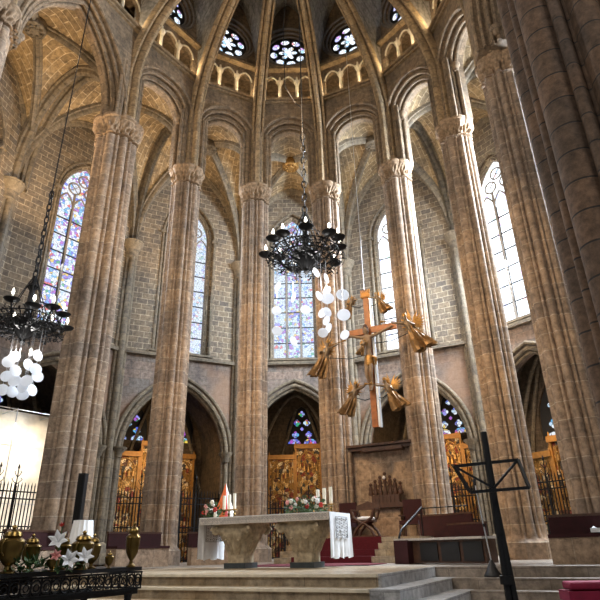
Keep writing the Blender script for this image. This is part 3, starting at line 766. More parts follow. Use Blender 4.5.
# crimson armchairs beside it
def armchair(t_, s_, label):
    c = thing('crimson_armchair', label, 'chair', axp(t_, s_, DT), -AX, )
    MB().box((0, 0, .43), (.62, .6, .12)).build('seat', 'crimson', c)
    MB().box((0, .28, .82), (.62, .08, .66)).build('backrest', 'crimson', c)
    for x in (-.3, .3):
        for y in (-.27, .29): MB().box((x, y, .18+(.38 if y > 0 else 0)), (.05, .05, .36+(.76 if y > 0 else 0))).build('leg', 'wood', c)
        MB().bar((x, -.28, .64), (x, .28, .64), .05).build('armrest', 'wood', c)
    return c
armchair(-1.05, 5.85, 'crimson armchair left of the curved chair, half hidden by the altar cloth')
armchair(1.22, 5.9, 'crimson armchair right of the carved crest, above the handrail')
# benches with crimson velvet
def bench(loc, rz, L_, label, m='crimson', bh=.62):
    b = thing('choir_bench', label, 'bench', loc, rz)
    MB().box((0, -.1, .25), (L_, .45, .5)).build('seat_box', 'ashlar', b)
    MB().box((0, .12, .5+.33*bh), (L_, .09, .66*bh)).build('backrest', m, b)
    MB().box((0, -.12, .53), (L_, .46, .07)).build('seat_cushion', m, b)
    MB().box((0, .13, .52+.66*bh), (L_+.04, .13, .05)).build('top_rail', 'wood', b)
    return b
bench(pol(-54, 5.7, FL), rad(54), 1.9, 'crimson velvet bench low behind the brass urns, between the two left pillars')
bench(pol(-27, 5.5, FL), rad(27), 1.8, 'crimson velvet bench left of the altar, before the left chapel grille')
bench(pol(-86, 6.2, FL), rad(75), 2.2, 'crimson velvet bench at far left behind the largest urns')
bench(pol(53, 5.6, FL), rad(-50), 1.9, 'crimson velvet bench behind the black metal stand, above the dark credenza', bh=1.1)
bench(pol(70, 4.9, FL), rad(-58), 1.3, 'short crimson bench right of the microphone pole, before the pillar foot')
bench(Vector((6.0, 12.3, FL)), rad(-32), 1.8, 'crimson velvet bench at far right bearing a folded white cloth')
# long credenza
cr = thing('recess', 'long dark low credenza with thin pale top and crimson drape, right of the altar steps', 'table', axp(3.2, 1.85, FL), rad(-27-20))  # table-like box stands in for the shaded recess under the platform edge
MB().box((0, 0, .55), (2.5, .7, .05)).build('table_top', 'slab', cr)
b = MB(); b.box((.05, .05, .27), (2.3, .5, .5)); b.build('body', 'wood', cr)
for k in range(3): MB().box((-.3+.6*k, -.215, .27), (.5, .03, .4)).build('shade_panel', 'black', cr)  # black panels give the open interior its shade by colour
MB().box((-1.0, -.1, .27), (.42, .62, .53)).build('drape', 'crimson', cr)
# handrail
hr = thing('handrail', 'black curved iron handrail at the right side of the seat steps', 'railing', axp(1.86, 2.6, FL), -AX)
MB().tube([(0, 0, 0), (0, .02, .4), (-.03, .05, .62), (.0, .18, .8), (.06, .6, .98), (.1, 1.3, 1.22), (.1, 2.0, 1.45)], .032, 8).build('rail', 'iron', hr, True)
MB().tube([(.1, 1.9, .3), (.1, 1.9, 1.42)], .02, 6).build('post', 'iron', hr, True)
MB().tube([(.1, 2.0, 1.42), (1.4, 2.2, 1.45)], .015, 6).build('cross_bar', 'iron', hr)
# ---- chapel grilles and retables
def grille(a, wd, label, ht=2.65):
    g = thing('iron_grille', label, 'grille', pol(a, RO+.45, 0.0), rad(-a)); z0 = .0; top = FL+ht
    f = MB()
    for z in (FL+.05, FL+1.15, FL+1.35, top-.35, top-.1): f.box((0, 0, z), (wd, .05, .045))
    for x in (-wd/2, -wd/4-.05, -.55, .55, wd/4+.05, wd/2): f.box((x, 0, top/2+.05), (.07, .07, top+.1))
    f.build('frame', 'iron', g)
    b = MB(); n = int(wd/.13)
    for k in range(n):
        x = -wd/2+wd*(k+.5)/n; b.tube([(x, 0, FL-.3), (x, 0, top+.12)], .024, 5); b.lathe([(.03, 0), (.012, .1), (.001, .16)], (x, 0, top+.1), 5)
        if k % 2: b.tube(xz([(x+.055*cos(q*pi/4), FL+1.25+.075*sin(q*pi/4)) for q in range(8)]), .011, 4, True)
    b.build('bars', 'iron', g)
    for x in (-.55, .55, -wd/4-.05, wd/4+.05):
        s_ = MB(); s_.tube([(x, 0, top), (x, 0, top+.75)], .022, 5)
        for q in (-1, 1):
            for zz, rr in ((.25, .2), (.5, .13)): s_.tube([(x, 0, top+zz-.1), (x+q*rr*.6, 0, top+zz), (x+q*rr, 0, top+zz+.09), (x+q*rr*.7, 0, top+zz+.13)], .014, 5)
        s_.lathe([(.04, 0), (.05, .05), (.001, .2)], (x, 0, top+.72), 6); s_.build('finial', 'iron', g)
    return g
grille(-53.3, 4.7, 'black iron grille at far left before the bright chapel')
grille(-26.7, 4.7, 'black iron grille before the golden retable split by the second pillar')
grille(0, 4.7, 'low black iron grille behind the altar, before the central golden retable', 2.2)
grille(26.7, 4.7, 'black iron grille of the chapel hidden behind the seat wall')
grille(53.3, 4.7, 'tall black iron grille right of the microphone pole, between right pillars')
grille(80, 4.7, 'black iron grille at far right beside the dark foreground pillar')
def retable(a, label, x0=0.0, y=4.2, wd=4.2, ztop=None, style=0):
    ztop = ztop or h(5.0); r = thing('retable', label, 'altarpiece', pol(a, RO+y, 0)+Vector((cos(rad(a)), -sin(rad(a)), 0))*x0, rad(-a))
    b = MB(); b.box((0, 0, .9+.45), (wd, .5, 2.7)); b.build('base', 'retable', r)
    cols = 3; cw = wd/cols; z0 = 2.6
    for k in range(cols):
        zt = ztop if k == 1 or style == 1 else ztop-.55
        x = (k-1)*cw
        MB().box((x, -.02, (z0+zt)/2), (cw-.1, .1, zt-z0)).build('painted_panel', 'retable', r)
        f = MB()
        for sx in (-1, 1): f.box((x+sx*(cw/2-.05), -.1, (z0+zt)/2), (.1, .14, zt-z0)); f.lathe([(.06, 0), (.07, .1), (.001, .4)], (x+sx*(cw/2-.05), -.12, zt), 6)
        f.box((x, -.12, zt+.06), (cw+.06, .26, .24)); f.box((x, -.1, z0), (cw, .16, .12))
        f.build('frame', 'gold_frame', r)
        nr = 2
        for q in range(nr):
            zz = z0+(zt-z0)*q/nr+.1; hh = (zt-z0)/nr
            n = MB(); n.tube(xz([(x+px, pz) for px, pz in [(-cw*.36, zz)]+arch(cw*.36, zz+hh*.5, zz+hh*.86, 6)+[(cw*.36, zz)]], -.1), .035, 6)
            for j in range(5): n.ball((x-cw*.3+cw*.15*j, -.1, zz+hh*.5+.12*sin(j*2.2+k)), .075, 6); n.lathe([(.1, -.32), (.06, 0)], (x-cw*.3+cw*.15*j, -.08, zz+hh*.5+.12*sin(j*2.2+k)), 6)
            n.build('niche_relief', 'gold', r, True)
    return r
retable(-26.7, 'golden painted retable behind the second pillar from left, in its arched chapel')
retable(0, 'golden carved retable in the central chapel behind the altar, under the blue tracery window', x0=.6, wd=4.3)
retable(53.3, 'golden retable behind the grille between the two right pillars, many-coloured window above', y=1.5, wd=4.2, ztop=h(3.8))
retable(80, 'golden retable at far right, seen beside the foreground pillar', y=2.2, wd=3.8, ztop=h(3.8))
retable(26.7, 'golden retable of the chapel right of the crucifix foot, mostly hidden by pillars', wd=3.6, x0=.6)
for a, e in ((-26.7, 62), (0, 30), (26.7, 60), (53.3, 22), (80, 22)):
    light('chapel_fill', 'AREA', pol(a, RO+(1.2 if a < 50 else .6), h(4.9)), e, (1, .68, .36), .6 if a < 50 else .3, pol(a, RO+(4.3 if a < 50 else 2.0), h(1.8)))  # unseen fill added to bring out the retables
# bright glazed painting in the left chapel
bp = thing('lit_wall_painting', 'brightly lit pale wall painting behind glass in the far left chapel', 'painting', pol(-53.3, RO+2.2, 0), rad(53.3))
MB().box((.1, 0, 4.1), (4.9, .12, 5.8)).build('painted_board', 'pale_panel', bp)
f = MB()
for x in (-2.35, -.8, .8, 2.55): f.box((x, -1.3, 4.0), (.03, .03, 5.7))
for z in (1.3, 3.3, 5.4, 6.8): f.box((.1, -1.3, z), (4.9, .03, .03))
for x in (-2.35, -.8, .8, 2.55): f.box((x, -.65, 6.8), (.03, 1.3, .03))
f.build('glass_case_frame', 'steel', bp)
light('painting_lamp', 'AREA', pol(-53.3, RO+.7, h(4.6)), 80, (1, .86, .68), 2.2, pol(-53.3, RO+2.2, h(1.9)), .4)
light('painting_lamp', 'AREA', pol(-53.3, RO+.7, h(.3)), 30, (1, .9, .78), 2.2, pol(-53.3, RO+2.2, h(2.2)), .4)

# ---- altar
B_ = Vector((.52, 12.95, 0)); AC = B_-ev*1.73+dv*.56; ATOP = h(.72)
al = thing('altar', 'stone altar table on two carved capitals, white runner over its ends', 'altar', (AC.x, AC.y, FL), -AX)
z1 = ATOP-FL
MB().box((0, 0, z1-.06), (3.5, 1.14, .12)).build('mensa', 'slab', al)
lc = MB(); lc.box((0, -.575, z1-.075), (3.46, .012, .15))
lf = lc.build('lace_frontal', 'slab', al)
l2 = MB(); k = 0
for i in range(46):
    x = -1.7+3.4*(i+.5)/46
    l2.tube([(x+.026*cos(q*pi/3), -.584, z1-.05+.026*sin(q*pi/3)) for q in range(6)], .006, 4, True)
    l2.tube([(x+.03*cos(q*pi/2), -.584, z1-.11+.024*sin(q*pi/2)) for q in range(4)], .006, 4, True)
l2.build('lace_pattern', 'lace', lf)
for x in (-.9, .9):
    g = MB(); g.box((x, 0, .06), (.6, .56, .12)); g.build('plinth', 'plinth', al)
    g = MB(); n = 64; zs = [i/18 for i in range(19)]
    vs = []
    for q in zs:
        z = .12+q*(z1-.28)
        for j in range(n):
            a = 2*pi*j/n; sq = 1/max(abs(cos(a)), abs(sin(a)))
            k_ = min(1, max(0, (q-.3)/.62)); k_ = k_*k_*(3-2*k_); r = .27*(1-k_)*(.55+.45*sq)+.50*k_*(.55+.45*sq)
            lf_ = .5+.5*cos(8*a); lf2 = .5+.5*cos(8*a+pi)
            r += .06*lf_*max(0, sin((q-.22)/.33*pi))*(1 if .22 < q < .55 else 0)+.085*lf2*max(0, sin((q-.45)/.35*pi))*(1 if .45 < q < .8 else 0)
            if q > .72: r += .10*max(0, cos(4*(a-pi/4)))**4*sin((q-.72)/.28*pi)
            if q > .93: r *= .97
            vs.append((x+r*cos(a), r*sin(a)*.95, z))
    fs = [(i*n+j, i*n+(j+1) % n, (i+1)*n+(j+1) % n, (i+1)*n+j) for i in range(18) for j in range(n)]+[tuple(range(n-1, -1, -1)), tuple(18*n+j for j in range(n))]
    g.add(vs, fs)
    for sx in (-1, 1):
        for sy in (-1, 1):      # corner volutes
            sp = [(x+sx*(.46-.1*(q/12)*0+.075*(1-q/16)*cos(q*.9)), sy*(.44+.075*(1-q/16)*cos(q*.9)), z1-.29+.1*(1-q/16)*sin(q*.9)) for q in range(14)]
            g.tube(sp, .042, 6)
    for j in range(8):
        a = j*pi/4+.39; sq = 1.0
        g.tube([(x+.24*cos(a), .24*sin(a), .3), (x+.33*cos(a), .33*sin(a), .5), (x+.44*cos(a), .43*sin(a), .66), (x+.49*cos(a), .48*sin(a), .6)], [.03, .06, .05, .02], 6)
    g.build('carved_support', 'altar_stone', al, True)
    MB().box((x, 0, z1-.14), (1.02, .96, .05)).build('abacus', 'altar_stone', al)
rn = MB()
def drape(x, zb, sgn, y0, y1):
    vs = []; n = 24; m = 8
    for side in (0, 1):
        for i in range(n+1):
            for j in range(m+1):
                q = j/m; y = y0+(y1-y0)*i/n; wv = .025*q*sin(i*1.1)+.012*q*sin(i*2.7)
                vs.append((x+sgn*(.012+wv+side*.008), y, z1+.012-(z1+.012-zb-.02*sin(i*.8)*q)*q))
    o = (n+1)*(m+1); fs = []
    for s_ in (0, 1):
        for i in range(n):
            for j in range(m): f_ = (s_*o+i*(m+1)+j, s_*o+i*(m+1)+j+1, s_*o+(i+1)*(m+1)+j+1, s_*o+(i+1)*(m+1)+j); fs.append(f_)
    rn.add(vs, fs)
drape(1.75, .2, 1, -.585, .57); drape(-1.75, .2, -1, -.585, .57)
rn.box((0, 0, z1+.008), (3.52, 1.17, .012))
run = rn.build('altar_runner', 'cloth', None, True, (AC.x, AC.y, FL), -AX); tag(run, 'long white linen runner over the altar, hanging down both short ends', 'altar cloth')
for x, sg in ((1.78, 1), (-1.74, 1)):
    e_ = MB()
    for i in range(5):
        for j in range(5):
            y = -.25+.125*i; z = z1-.30-.17+.085*j
            if (i+j) % 2 == 0: e_.tube([(x+.015*sg, y+.05*cos(q*pi/2), z+.034*sin(q*pi/2)) for q in range(4)], .006, 4, True)
            else: e_.box((x+.015*sg, y, z), (.01, .03, .03))
    for y0 in (-.32, .32): e_.box((x+.015*sg, y0, z1-.30), (.01, .012, .44))
    for z_ in (z1-.52, z1-.08): e_.box((x+.015*sg, 0, z_), (.01, .64, .012))
    e_.build('embroidered_square', 'lace', run)
def A_(x, y, z=0): return AC+Matrix.Rotation(-AX, 3, 'Z') @ Vector((x, y, 0))+Vector((0, 0, ATOP+.014+z))
def candle_set(xs, y, labs, labs2):
    for k, x in enumerate(xs):
        p = A_(x, y); c = thing('candlestick', labs[k], 'candlestick', p)
        MB().lathe([(.08, 0), (.085, .015), (.03, .04), (.022, .08), (.04, .1), (.02, .13), (.022, .17), (.07, .185), (.075, .2)], (0, 0, 0), 14).build('stem', 'brass', c, True)
        MB().lathe([(.075, .2), (.08, .215), (.05, .215)], (0, 0, 0), 14).build('drip_pan', 'gold_frame', c, True)
        w_ = thing('altar_candle', labs2[k], 'candle', p+Vector((0, 0, .216)))
        MB().lathe([(.041, 0), (.041, .33+.02*k), (.036, .335+.02*k)], (0, 0, 0), 14).build('wax', 'wax', w_, True)
        MB().lathe([(.004, 0), (.003, .03)], (0, 0, .335+.02*k), 5).build('wick', 'black', w_)
P3 = ['leftmost', 'middle', 'rightmost']
candle_set([-1.5, -1.34, -1.18], .08, [f'{p} brass candlestick of the three at the left end of the altar' for p in P3], [f'{p} ivory candle of the three at the left end of the altar' for p in P3])
candle_set([1.12, 1.29, 1.46], .2, [f'{p} brass candlestick of the three at the right end of the altar' for p in P3], [f'{p} ivory candle of the three at the right end of the altar' for p in P3])
def bouquet(p, label, L_, H_, seed, n=16):
    rng = random.Random(seed); b = thing('flower_bouquet', label, 'flowers', p, -AX)
    lf = MB()
    for k in range(260):
        a = rng.uniform(0, 2*pi); rr = sqrt(rng.random()); x = rr*cos(a)*L_; y = rr*sin(a)*.16; z = rng.uniform(.0, H_*(1-.6*rr*rr))
        d = Vector((x*.6, rng.uniform(-.2, .1), rng.uniform(-.1, .2))).normalized()*rng.uniform(.07, .13); c = Vector((x, y, z+.01)); s2 = d.cross(Vector((rng.random()-.5, rng.random()-.5, rng.random()))).normalized()*.028
        lf.add([c, c+d*.5+s2, c+d, c+d*.5-s2], [(0, 1, 2, 3)])
    lf.lathe([(.12, 0), (.16, .05), (.12, .08)], (0, 0, 0), 10); o = lf.build('leaves', 'leaf', b); o['kind'] = 'stuff'
    for k in range(n):
        x = rng.uniform(-L_, L_)*.9; y = -.05-rng.random()*.1; z = .05+(H_-.02)*(1-.7*(x/L_)**2)*rng.random(); r = rng.uniform(.035, .06)
        f = MB(); f.ball((x, y, z), r*.6, 8, .8)
        for q in range(6):
            a = q*pi/3; f.ball((x+r*.6*cos(a), y-.01, z+r*.6*sin(a)), r*.5, 6)
        f.build('flower_head', rng.choice(['pink', 'petal', 'petal', 'pink', 'red', 'white_petal']), b, True)
    return b
bouquet(A_(-1.52, -.38), 'round pink, red and cream bouquet at the left end of the altar', .24, .34, 3, 16)
bouquet(A_(1.08, -.36), 'large spreading bouquet with dark leaves at the right end of the altar', .5, .4, 5, 15)
py = thing('pyramid_cover', 'orange, red and white tall cloth pyramid at the left end of the altar', 'ornament', A_(-1.62, .3), -.05)
hgt = .9; q = .25
MB().add([(-q, -q, 0.02), (0.06, -q-.05, 0.02), (0, 0, hgt), (-q, q, .02)], [(0, 1, 2), (3, 0, 2)]).build('orange_face', 'orange', py)
MB().add([(.06, -q-.05, .02), (.13, -q, 0.02), (0, 0, hgt)], [(0, 1, 2)]).build('red_stripe', 'red', py)
MB().add([(.13, -q, .02), (q, -q*.6, 0.02), (q, q, .02), (0, 0, hgt)], [(0, 1, 3), (1, 2, 3)]).build('white_face', 'cream', py)
MB().add([(-q, q, .02), (q, q, .02), (0, 0, hgt)], [(0, 1, 2)]).build('back_face', 'orange', py)
MB().plate([(-q, 0.0), (q, 0.0), (q, .02), (-q, .02)], [], -q-.05, q).build('base_board', 'wood', py)

# ---- hanging crucifix
CO = Vector((2.515, 19.0, 0))
cx_ = thing('crucifix', 'large orange-brown wooden crucifix with pale figure hanging in front of the crimson seats', 'crucifix', (CO.x, CO.y, 5.3), -AX)
cx_['label'] = 'large orange-brown wooden crucifix hanging before the two pillars right of centre'
MB().box((.0, 0, 2.45), (.21, .13, 4.9)).build('upright', 'cross_wood', cx_)
MB().box((.03, -.005, 3.55), (2.1, .13, .24)).build('crossbeam', 'cross_wood', cx_)
MB().box((.16, .05, 2.45), (.075, .2, 4.9)).build('highlight_strip', 'side_highlight', cx_)  # light along the side of the cross, painted as a pale strip
t = MB(); t.box((0, -.05, 4.98), (.34, .1, .22))
for k in range(6): t.box((-.17+.068*k, -.05, 5.13), (.035, .08, .16))
t.box((0, -.1, 4.93), (.38, .04, .05)); t.build('gilt_title', 'gold_frame', cx_)
J = [((0, -.17, 2.42), (.13, .09)), ((0, -.19, 2.72), (.12, .085)), ((0, -.19, 3.02), (.17, .1)), ((0, -.2, 3.2), (.14, .09)), ((0, -.22, 3.33), (.05, .05)),
     ((-.02, -.27, 3.45), (.085, .09)), ((-.03, -.28, 3.58), (.085, .095)), ((-.04, -.26, 3.67), (.045, .05)),
     ((-.2, -.19, 3.25), .07), ((-.52, -.15, 3.36), .055), ((-.85, -.11, 3.5), .036), ((-.97, -.1, 3.54), .03),
     ((.2, -.19, 3.25), .07), ((.52, -.15, 3.36), .055), ((.85, -.11, 3.5), .036), ((.97, -.1, 3.54), .03),
     ((-.08, -.2, 2.3), .1), ((-.09, -.32, 1.85), .075), ((-.04, -.17, 1.42), .05), ((-.03, -.2, 1.3), .04), ((-.03, -.26, 1.2), .03),
     ((.08, -.2, 2.3), .1), ((.07, -.31, 1.87), .075), ((.04, -.16, 1.44), .05), ((.03, -.2, 1.32), .04), ((.02, -.26, 1.22), .03)]
E_ = [(0, 1), (1, 2), (2, 3), (3, 4), (4, 5), (5, 6), (6, 7), (3, 8), (8, 9), (9, 10), (10, 11), (3, 12), (12, 13), (13, 14), (14, 15), (0, 16), (16, 17), (17, 18), (18, 19), (19, 20), (0, 21), (21, 22), (22, 23), (23, 24), (24, 25)]
skin_body('christ_figure', J, E_, 'skin_wood', cx_)
lo = MB(); lo.lathe([(.15, 2.12), (.2, 2.2), (.17, 2.35), (.16, 2.5), (.15, 2.53)], (0, -.19, 0), 18, 1, .75, rfun=lambda a, z: 1+.07*sin(9*a)); lo.tube([(.15, -.25, 2.46), (.27, -.22, 2.4), (.26, -.2, 2.15)], [.05, .06, .02], 6)
lo.build('loincloth', 'gold', cx_, True)
hm = MB(); hm.lathe([(.092, 3.52), (.1, 3.6), (.075, 3.7), (.02, 3.73)], (-.03, -.255, 0), 12); hm.tube([(-.1, -.25, 3.6), (-.12, -.24, 3.4)], .035, 6); hm.tube([(.05, -.25, 3.6), (.07, -.24, 3.4)], .035, 6); hm.build('hair', 'wood', cx_, True)
# iron arms that carry the angels, and one suspension cable added to support the cross
ANGELS = [(-.62, 4.55, -.1, 'upper left angel beside the crown of the crucifix, behind glass discs', 1, .62), (.55, 4.5, -.1, 'upper right angel above the right crossbeam of the crucifix', -1, .62),
          (-1.6, 2.55, -.45, 'large angel with outstretched trumpet left of the crucifix, on a pillar background', 1, 1.0), (1.72, 2.95, -.45, 'largest angel at far right of the crucifix, robe blown to the right', -1, 1.05),
          (-.62, .95, -.35, 'lower left angel beside the foot of the crucifix', 1, .85), (.72, .95, -.35, 'lower right angel beside the foot of the crucifix', -1, .85), (-.1, 2.78, -.42, 'small golden angel hovering before the waist of the crucified figure', 1, .42)]
for k, (x, z, y, lb, sg, sc) in enumerate(ANGELS):
    if k == 6: continue
    MB().tube([(0, .02, z+.1), (x*.5, y*.3+.05, z+.02), (x, y+.08, z+.12)], .018, 6).build('iron_arm', 'iron', cx_, True)
MB().tube([(-.05, 0, 4.85), (-.05, 0, 19.2)], .012, 5).build('added_cable', 'steel', cx_)
def angel(x, z, y, label, sg, sc):
    p = CO+ev*x+dv*y+Vector((0, 0, 5.3+z)); a = thing('angel', 'gilded '+label, 'statue', p, -AX)
    S = sc
    J = [((0, 0, 0), (.1*S, .08*S)), ((sg*.06*S, -.02*S, .22*S), (.11*S, .08*S)), ((sg*.1*S, -.04*S, .38*S), (.12*S, .08*S)), ((sg*.13*S, -.06*S, .48*S), .045*S), ((sg*.16*S, -.09*S, .58*S), (.075*S, .08*S)), ((sg*.17*S, -.09*S, .68*S), (.06*S, .065*S)),
         ((sg*.26*S, -.1*S, .4*S), .055*S), ((sg*.45*S, -.16*S, .42*S), .042*S), ((sg*.62*S, -.16*S, .48*S), .03*S), ((-sg*.04*S, -.02*S, .36*S), .055*S), ((-sg*.16*S, -.14*S, .24*S), .042*S), ((-sg*.04*S, -.26*S, .3*S), .03*S)]
    skin_body('figure', J, [(0, 1), (1, 2), (2, 3), (3, 4), (4, 5), (2, 6), (6, 7), (7, 8), (2, 9), (9, 10), (10, 11)], 'bronze', a, 2)
    # robe: pleated loft blown away from the cross
    vs = []; n = 36; K_ = 12
    for i in range(K_+1):
        q = i/K_; c = Vector((-sg*(.42*q*q)*S*1.0, .03*q*S, (.3-.35*q-.55*q*q*.9)*S)); ra = (.10+.20*q**1.2)*S; rb = (.08+.11*q)*S
        for j in range(n):
            an = 2*pi*j/n; pl = 1+(.05+.34*q)*sin(10*an+2*q)+.1*q*sin(3*an); vs.append(c+Vector((ra*pl*cos(an), rb*pl*sin(an), ra*.35*q*cos(an)*-sg+.03*S*q*sin(5*an))))
    fs = [(i*n+j, i*n+(j+1) % n, (i+1)*n+(j+1) % n, (i+1)*n+j) for i in range(K_) for j in range(n)]+[tuple(range(n-1, -1, -1))]
    vs.append(Vector((-sg*.35*S, .03*S, -.42*S))); fs += [(K_*n+(j+1) % n, K_*n+j, len(vs)-1) for j in range(n)]
    MB().add(vs, fs).build('robe', 'angel', a, True)
    for w_ in (-1, 1):
        m = MB()
        for k in range(7):
            an = rad(18+17*k); L_ = (.62-.045*k)*S
            x0, z0 = -sg*.02*S, .36*S; d = Vector((-sg*sin(an)*.9 if w_ == 1 else sg*sin(an)*.55-.0, .10+.1*w_, cos(an)*.75+.1)).normalized()
            s2 = Vector((d.z, 0, -d.x)).normalized()*.045*S; c0 = Vector((x0, .08*S, z0)); th = Vector((0, .012*S+.006*k*S, 0))
            pts = [c0, c0+d*L_*.5+s2, c0+d*L_, c0+d*L_*.5-s2]
            m.add([q_+th for q_ in pts]+[q_+th+Vector((0, .016*S, 0)) for q_ in pts], [(0, 1, 2, 3), (7, 6, 5, 4), (0, 4, 5, 1), (1, 5, 6, 2), (2, 6, 7, 3), (3, 7, 4, 0)])
        m.build('wing', 'gold', a)
    MB().lathe([(.082*S, .0), (.09*S, .06*S), (.06*S, .12*S), (.01, .13*S)], (sg*.165*S, -.08*S, .61*S), 10).build('hair', 'gold', a, True)
    if sc > .8: MB().tube([(sg*.3*S, -.2*S, .46*S), (sg*.8*S, -.24*S, .52*S), (sg*.95*S, -.25*S, .54*S)], [.012, .018, .055], 8).build('trumpet', 'gold', a, True)
for q_ in ANGELS: angel(*q_)

# ---- chandeliers
def chandelier(p, label, R=1.0, ztop=18.0, n=11, leafm='iron'):
    c = thing('chandelier', label, 'chandelier', p)
    MB().lathe([(.02, -.62), (.07, -.55), (.05, -.5), (.16, -.38), (.3, -.2), (.36, -.1), (.33, -.02), (.2, .02), (.1, .05), (.07, .3), (.12, .4), (.07, .5), (.06, .8), (.14, .9), (.06, 1.0), (.03, 1.2)], (0, 0, 0), 20, rfun=lambda a, z: 1+.08*cos(10*a)).build('hub', 'iron', c, True)
    r = MB(); r.tube([(R*.62*cos(2*pi*k/36), R*.62*sin(2*pi*k/36), -.16) for k in range(36)], .022, 6, True); r.tube([(R*.8*cos(2*pi*k/36), R*.8*sin(2*pi*k/36), .0) for k in range(36)], .018, 6, True)
    for k in range(n*3):
        a = 2*pi*k/(n*3); r.tube([(R*.62*cos(a), R*.62*sin(a), -.16), (R*.75*cos(a+.06), R*.75*sin(a+.06), -.1), (R*.8*cos(a), R*.8*sin(a), 0)], .012, 4)
    r.build('ring', 'iron', c, True)
    rng = random.Random(3); lv = MB()
    for k in range(700):
        a = rng.uniform(0, 2*pi); rr = R*rng.uniform(.4, .95); z = rng.uniform(-.36, .12); q = Vector((rr*cos(a), rr*sin(a), z))
        d = Vector((rng.uniform(-1, 1), rng.uniform(-1, 1), rng.uniform(-1, 1))).normalized()*.075; s2 = d.cross(Vector((0, .3, 1))).normalized()*.028
        lv.add([q-d*.5, q+s2, q+d*.5, q-s2], [(0, 1, 2, 3)])
    o = lv.build('iron_foliage', leafm, c); o['kind'] = 'stuff'
    hp = MB()
    for rr in [.12*q_ for q_ in range(1, 9)]: hp.tube([(rr*R*cos(2*pi*q/24), rr*R*sin(2*pi*q/24), -.2) for q in range(24)], .008, 4, True)
    for q in range(4): hp.bar((R*cos(q*pi/4), R*sin(q*pi/4), -.2), (-R*cos(q*pi/4), -R*sin(q*pi/4), -.2), .012)
    hp.build('added_hoop', 'iron', c)  # thin hoops and bars added only so the disc wires meet a support
    light('chandelier_lamp', 'POINT', p+Vector((0, 0, -.75)), 45, (1, .97, .92), .08)
    for k in range(n):
        a = 2*pi*k/n+.15; up = .0 if k % 2 else .16; rr = R*(1.0 if k % 2 else .86)
        def P_(r_, z_): return (r_*cos(a), r_*sin(a), z_)
        m = MB(); m.tube([P_(.1, -.1), P_(rr*.3, -.3), P_(rr*.6, -.28), P_(rr*.85, -.15), P_(rr, .0+up)], .02, 6)
        m.tube([P_(rr*.4, -.28), P_(rr*.5, -.12), P_(rr*.42, -.02), P_(rr*.34, -.1)], .014, 5); m.tube([P_(rr*.8, -.2), P_(rr*.95, -.3), P_(rr*.85, -.38), P_(rr*.78, -.3)], .012, 5)
        ar = m.build('arm', 'iron', c, True)
        MB().lathe([(.03, -.04), (.14, .0), (.185, .05), (.17, .055), (.03, .03), (.028, .09)], P_(rr, up), 14).build('drip_pan', 'iron', ar, True)
        MB().lathe([(.024, .0), (.024, .1)], P_(rr, up+.07), 8).build('candle_tube', 'wax', ar, True)
        MB().lathe([(.012, 0), (.034, .04), (.026, .09), (.004, .15)], P_(rr, up+.17), 8).build('bulb', 'bulb', ar, True)
    st = MB()
    for k in range(6):
        a = 2*pi*k/6; st.tube([(R*.62*cos(a), R*.62*sin(a), -.16), (.05*cos(a), .05*sin(a), 1.15)], .012, 5)
    st.build('stay_rods', 'iron', c)
    ch = MB(); z = 1.15; k = 0
    while z < 3.6:
        o_ = (cos(k*pi/2), sin(k*pi/2)); ch.tube([(o_[0]*.055*cos(q*pi/4), o_[1]*.055*cos(q*pi/4), z+.11+.13*sin(q*pi/4)) for q in range(8)], .02, 5, True); z += .2; k += 1
    ch.build('chain', 'iron', c, True)
    MB().tube([(0, 0, 3.55), (0, 0, ztop-p.z)], .018, 5).build('cable', 'iron', c)
    return c
cp1 = Vector((.17, 12.0, h(6.75))); cp2 = Vector((-6.62, 12.2, h(5.15)))
chandelier(cp1, 'black iron chandelier with dish-shaped candle holders hanging above the altar', 1.02, rib_pt(2.5)-.05)
chandelier(cp2, 'dark iron chandelier hanging at the left edge before the violet window', .95, rib_pt(6.5)+3)
MB_ = MB().tube([(-.05, 11.9, h(23.6)), (-.15, 11.9, h(18)), (-.33, 11.9, h(14.5)), (-.3, 11.9, h(12.2)), (.0, 11.95, h(11.6)), (.15, 12, h(11.5))], .012, 5)
tag(MB_.build('slack_cable', 'iron'), 'thin slack cable hanging beside the central chandelier chain', 'cable')
DC = [(0.66, 11.97, 7.54), (0.46, 11.76, 6.98), (0.65, 12.02, 7.23), (0.67, 11.97, 7.01), (1.0, 11.96, 7.09), (0.47, 11.92, 6.6), (0.69, 11.85, 6.61), (0.66, 12.2, 6.52), (1.0, 11.9, 6.54), (0.49, 11.88, 6.09), (0.66, 12.06, 6.27), (1.01, 12.01, 6.08), (-0.16, 11.82, 6.98), (-0.58, 12.01, 6.73), (-0.58, 11.84, 6.15), (-0.22, 12.14, 5.99), (-0.53, 12.18, 7.45), (0.36, 12.0, 7.73), (0.11, 12.17, 6.78)]
DL = [(-6.75, 11.99, 5.6), (-6.65, 12.2, 5.78), (-6.28, 11.98, 5.5), (-6.15, 12.16, 5.79), (-6.53, 12.0, 5.38), (-6.07, 12.01, 5.41), (-6.89, 12.25, 5.33), (-6.53, 12.06, 5.17), (-6.26, 12.0, 5.13), (-6.33, 12.06, 5.01), (-6.11, 12.12, 5.27), (-6.86, 12.18, 4.99), (-6.54, 12.05, 4.92), (-6.44, 12.27, 4.9), (-6.13, 12.19, 4.97)]
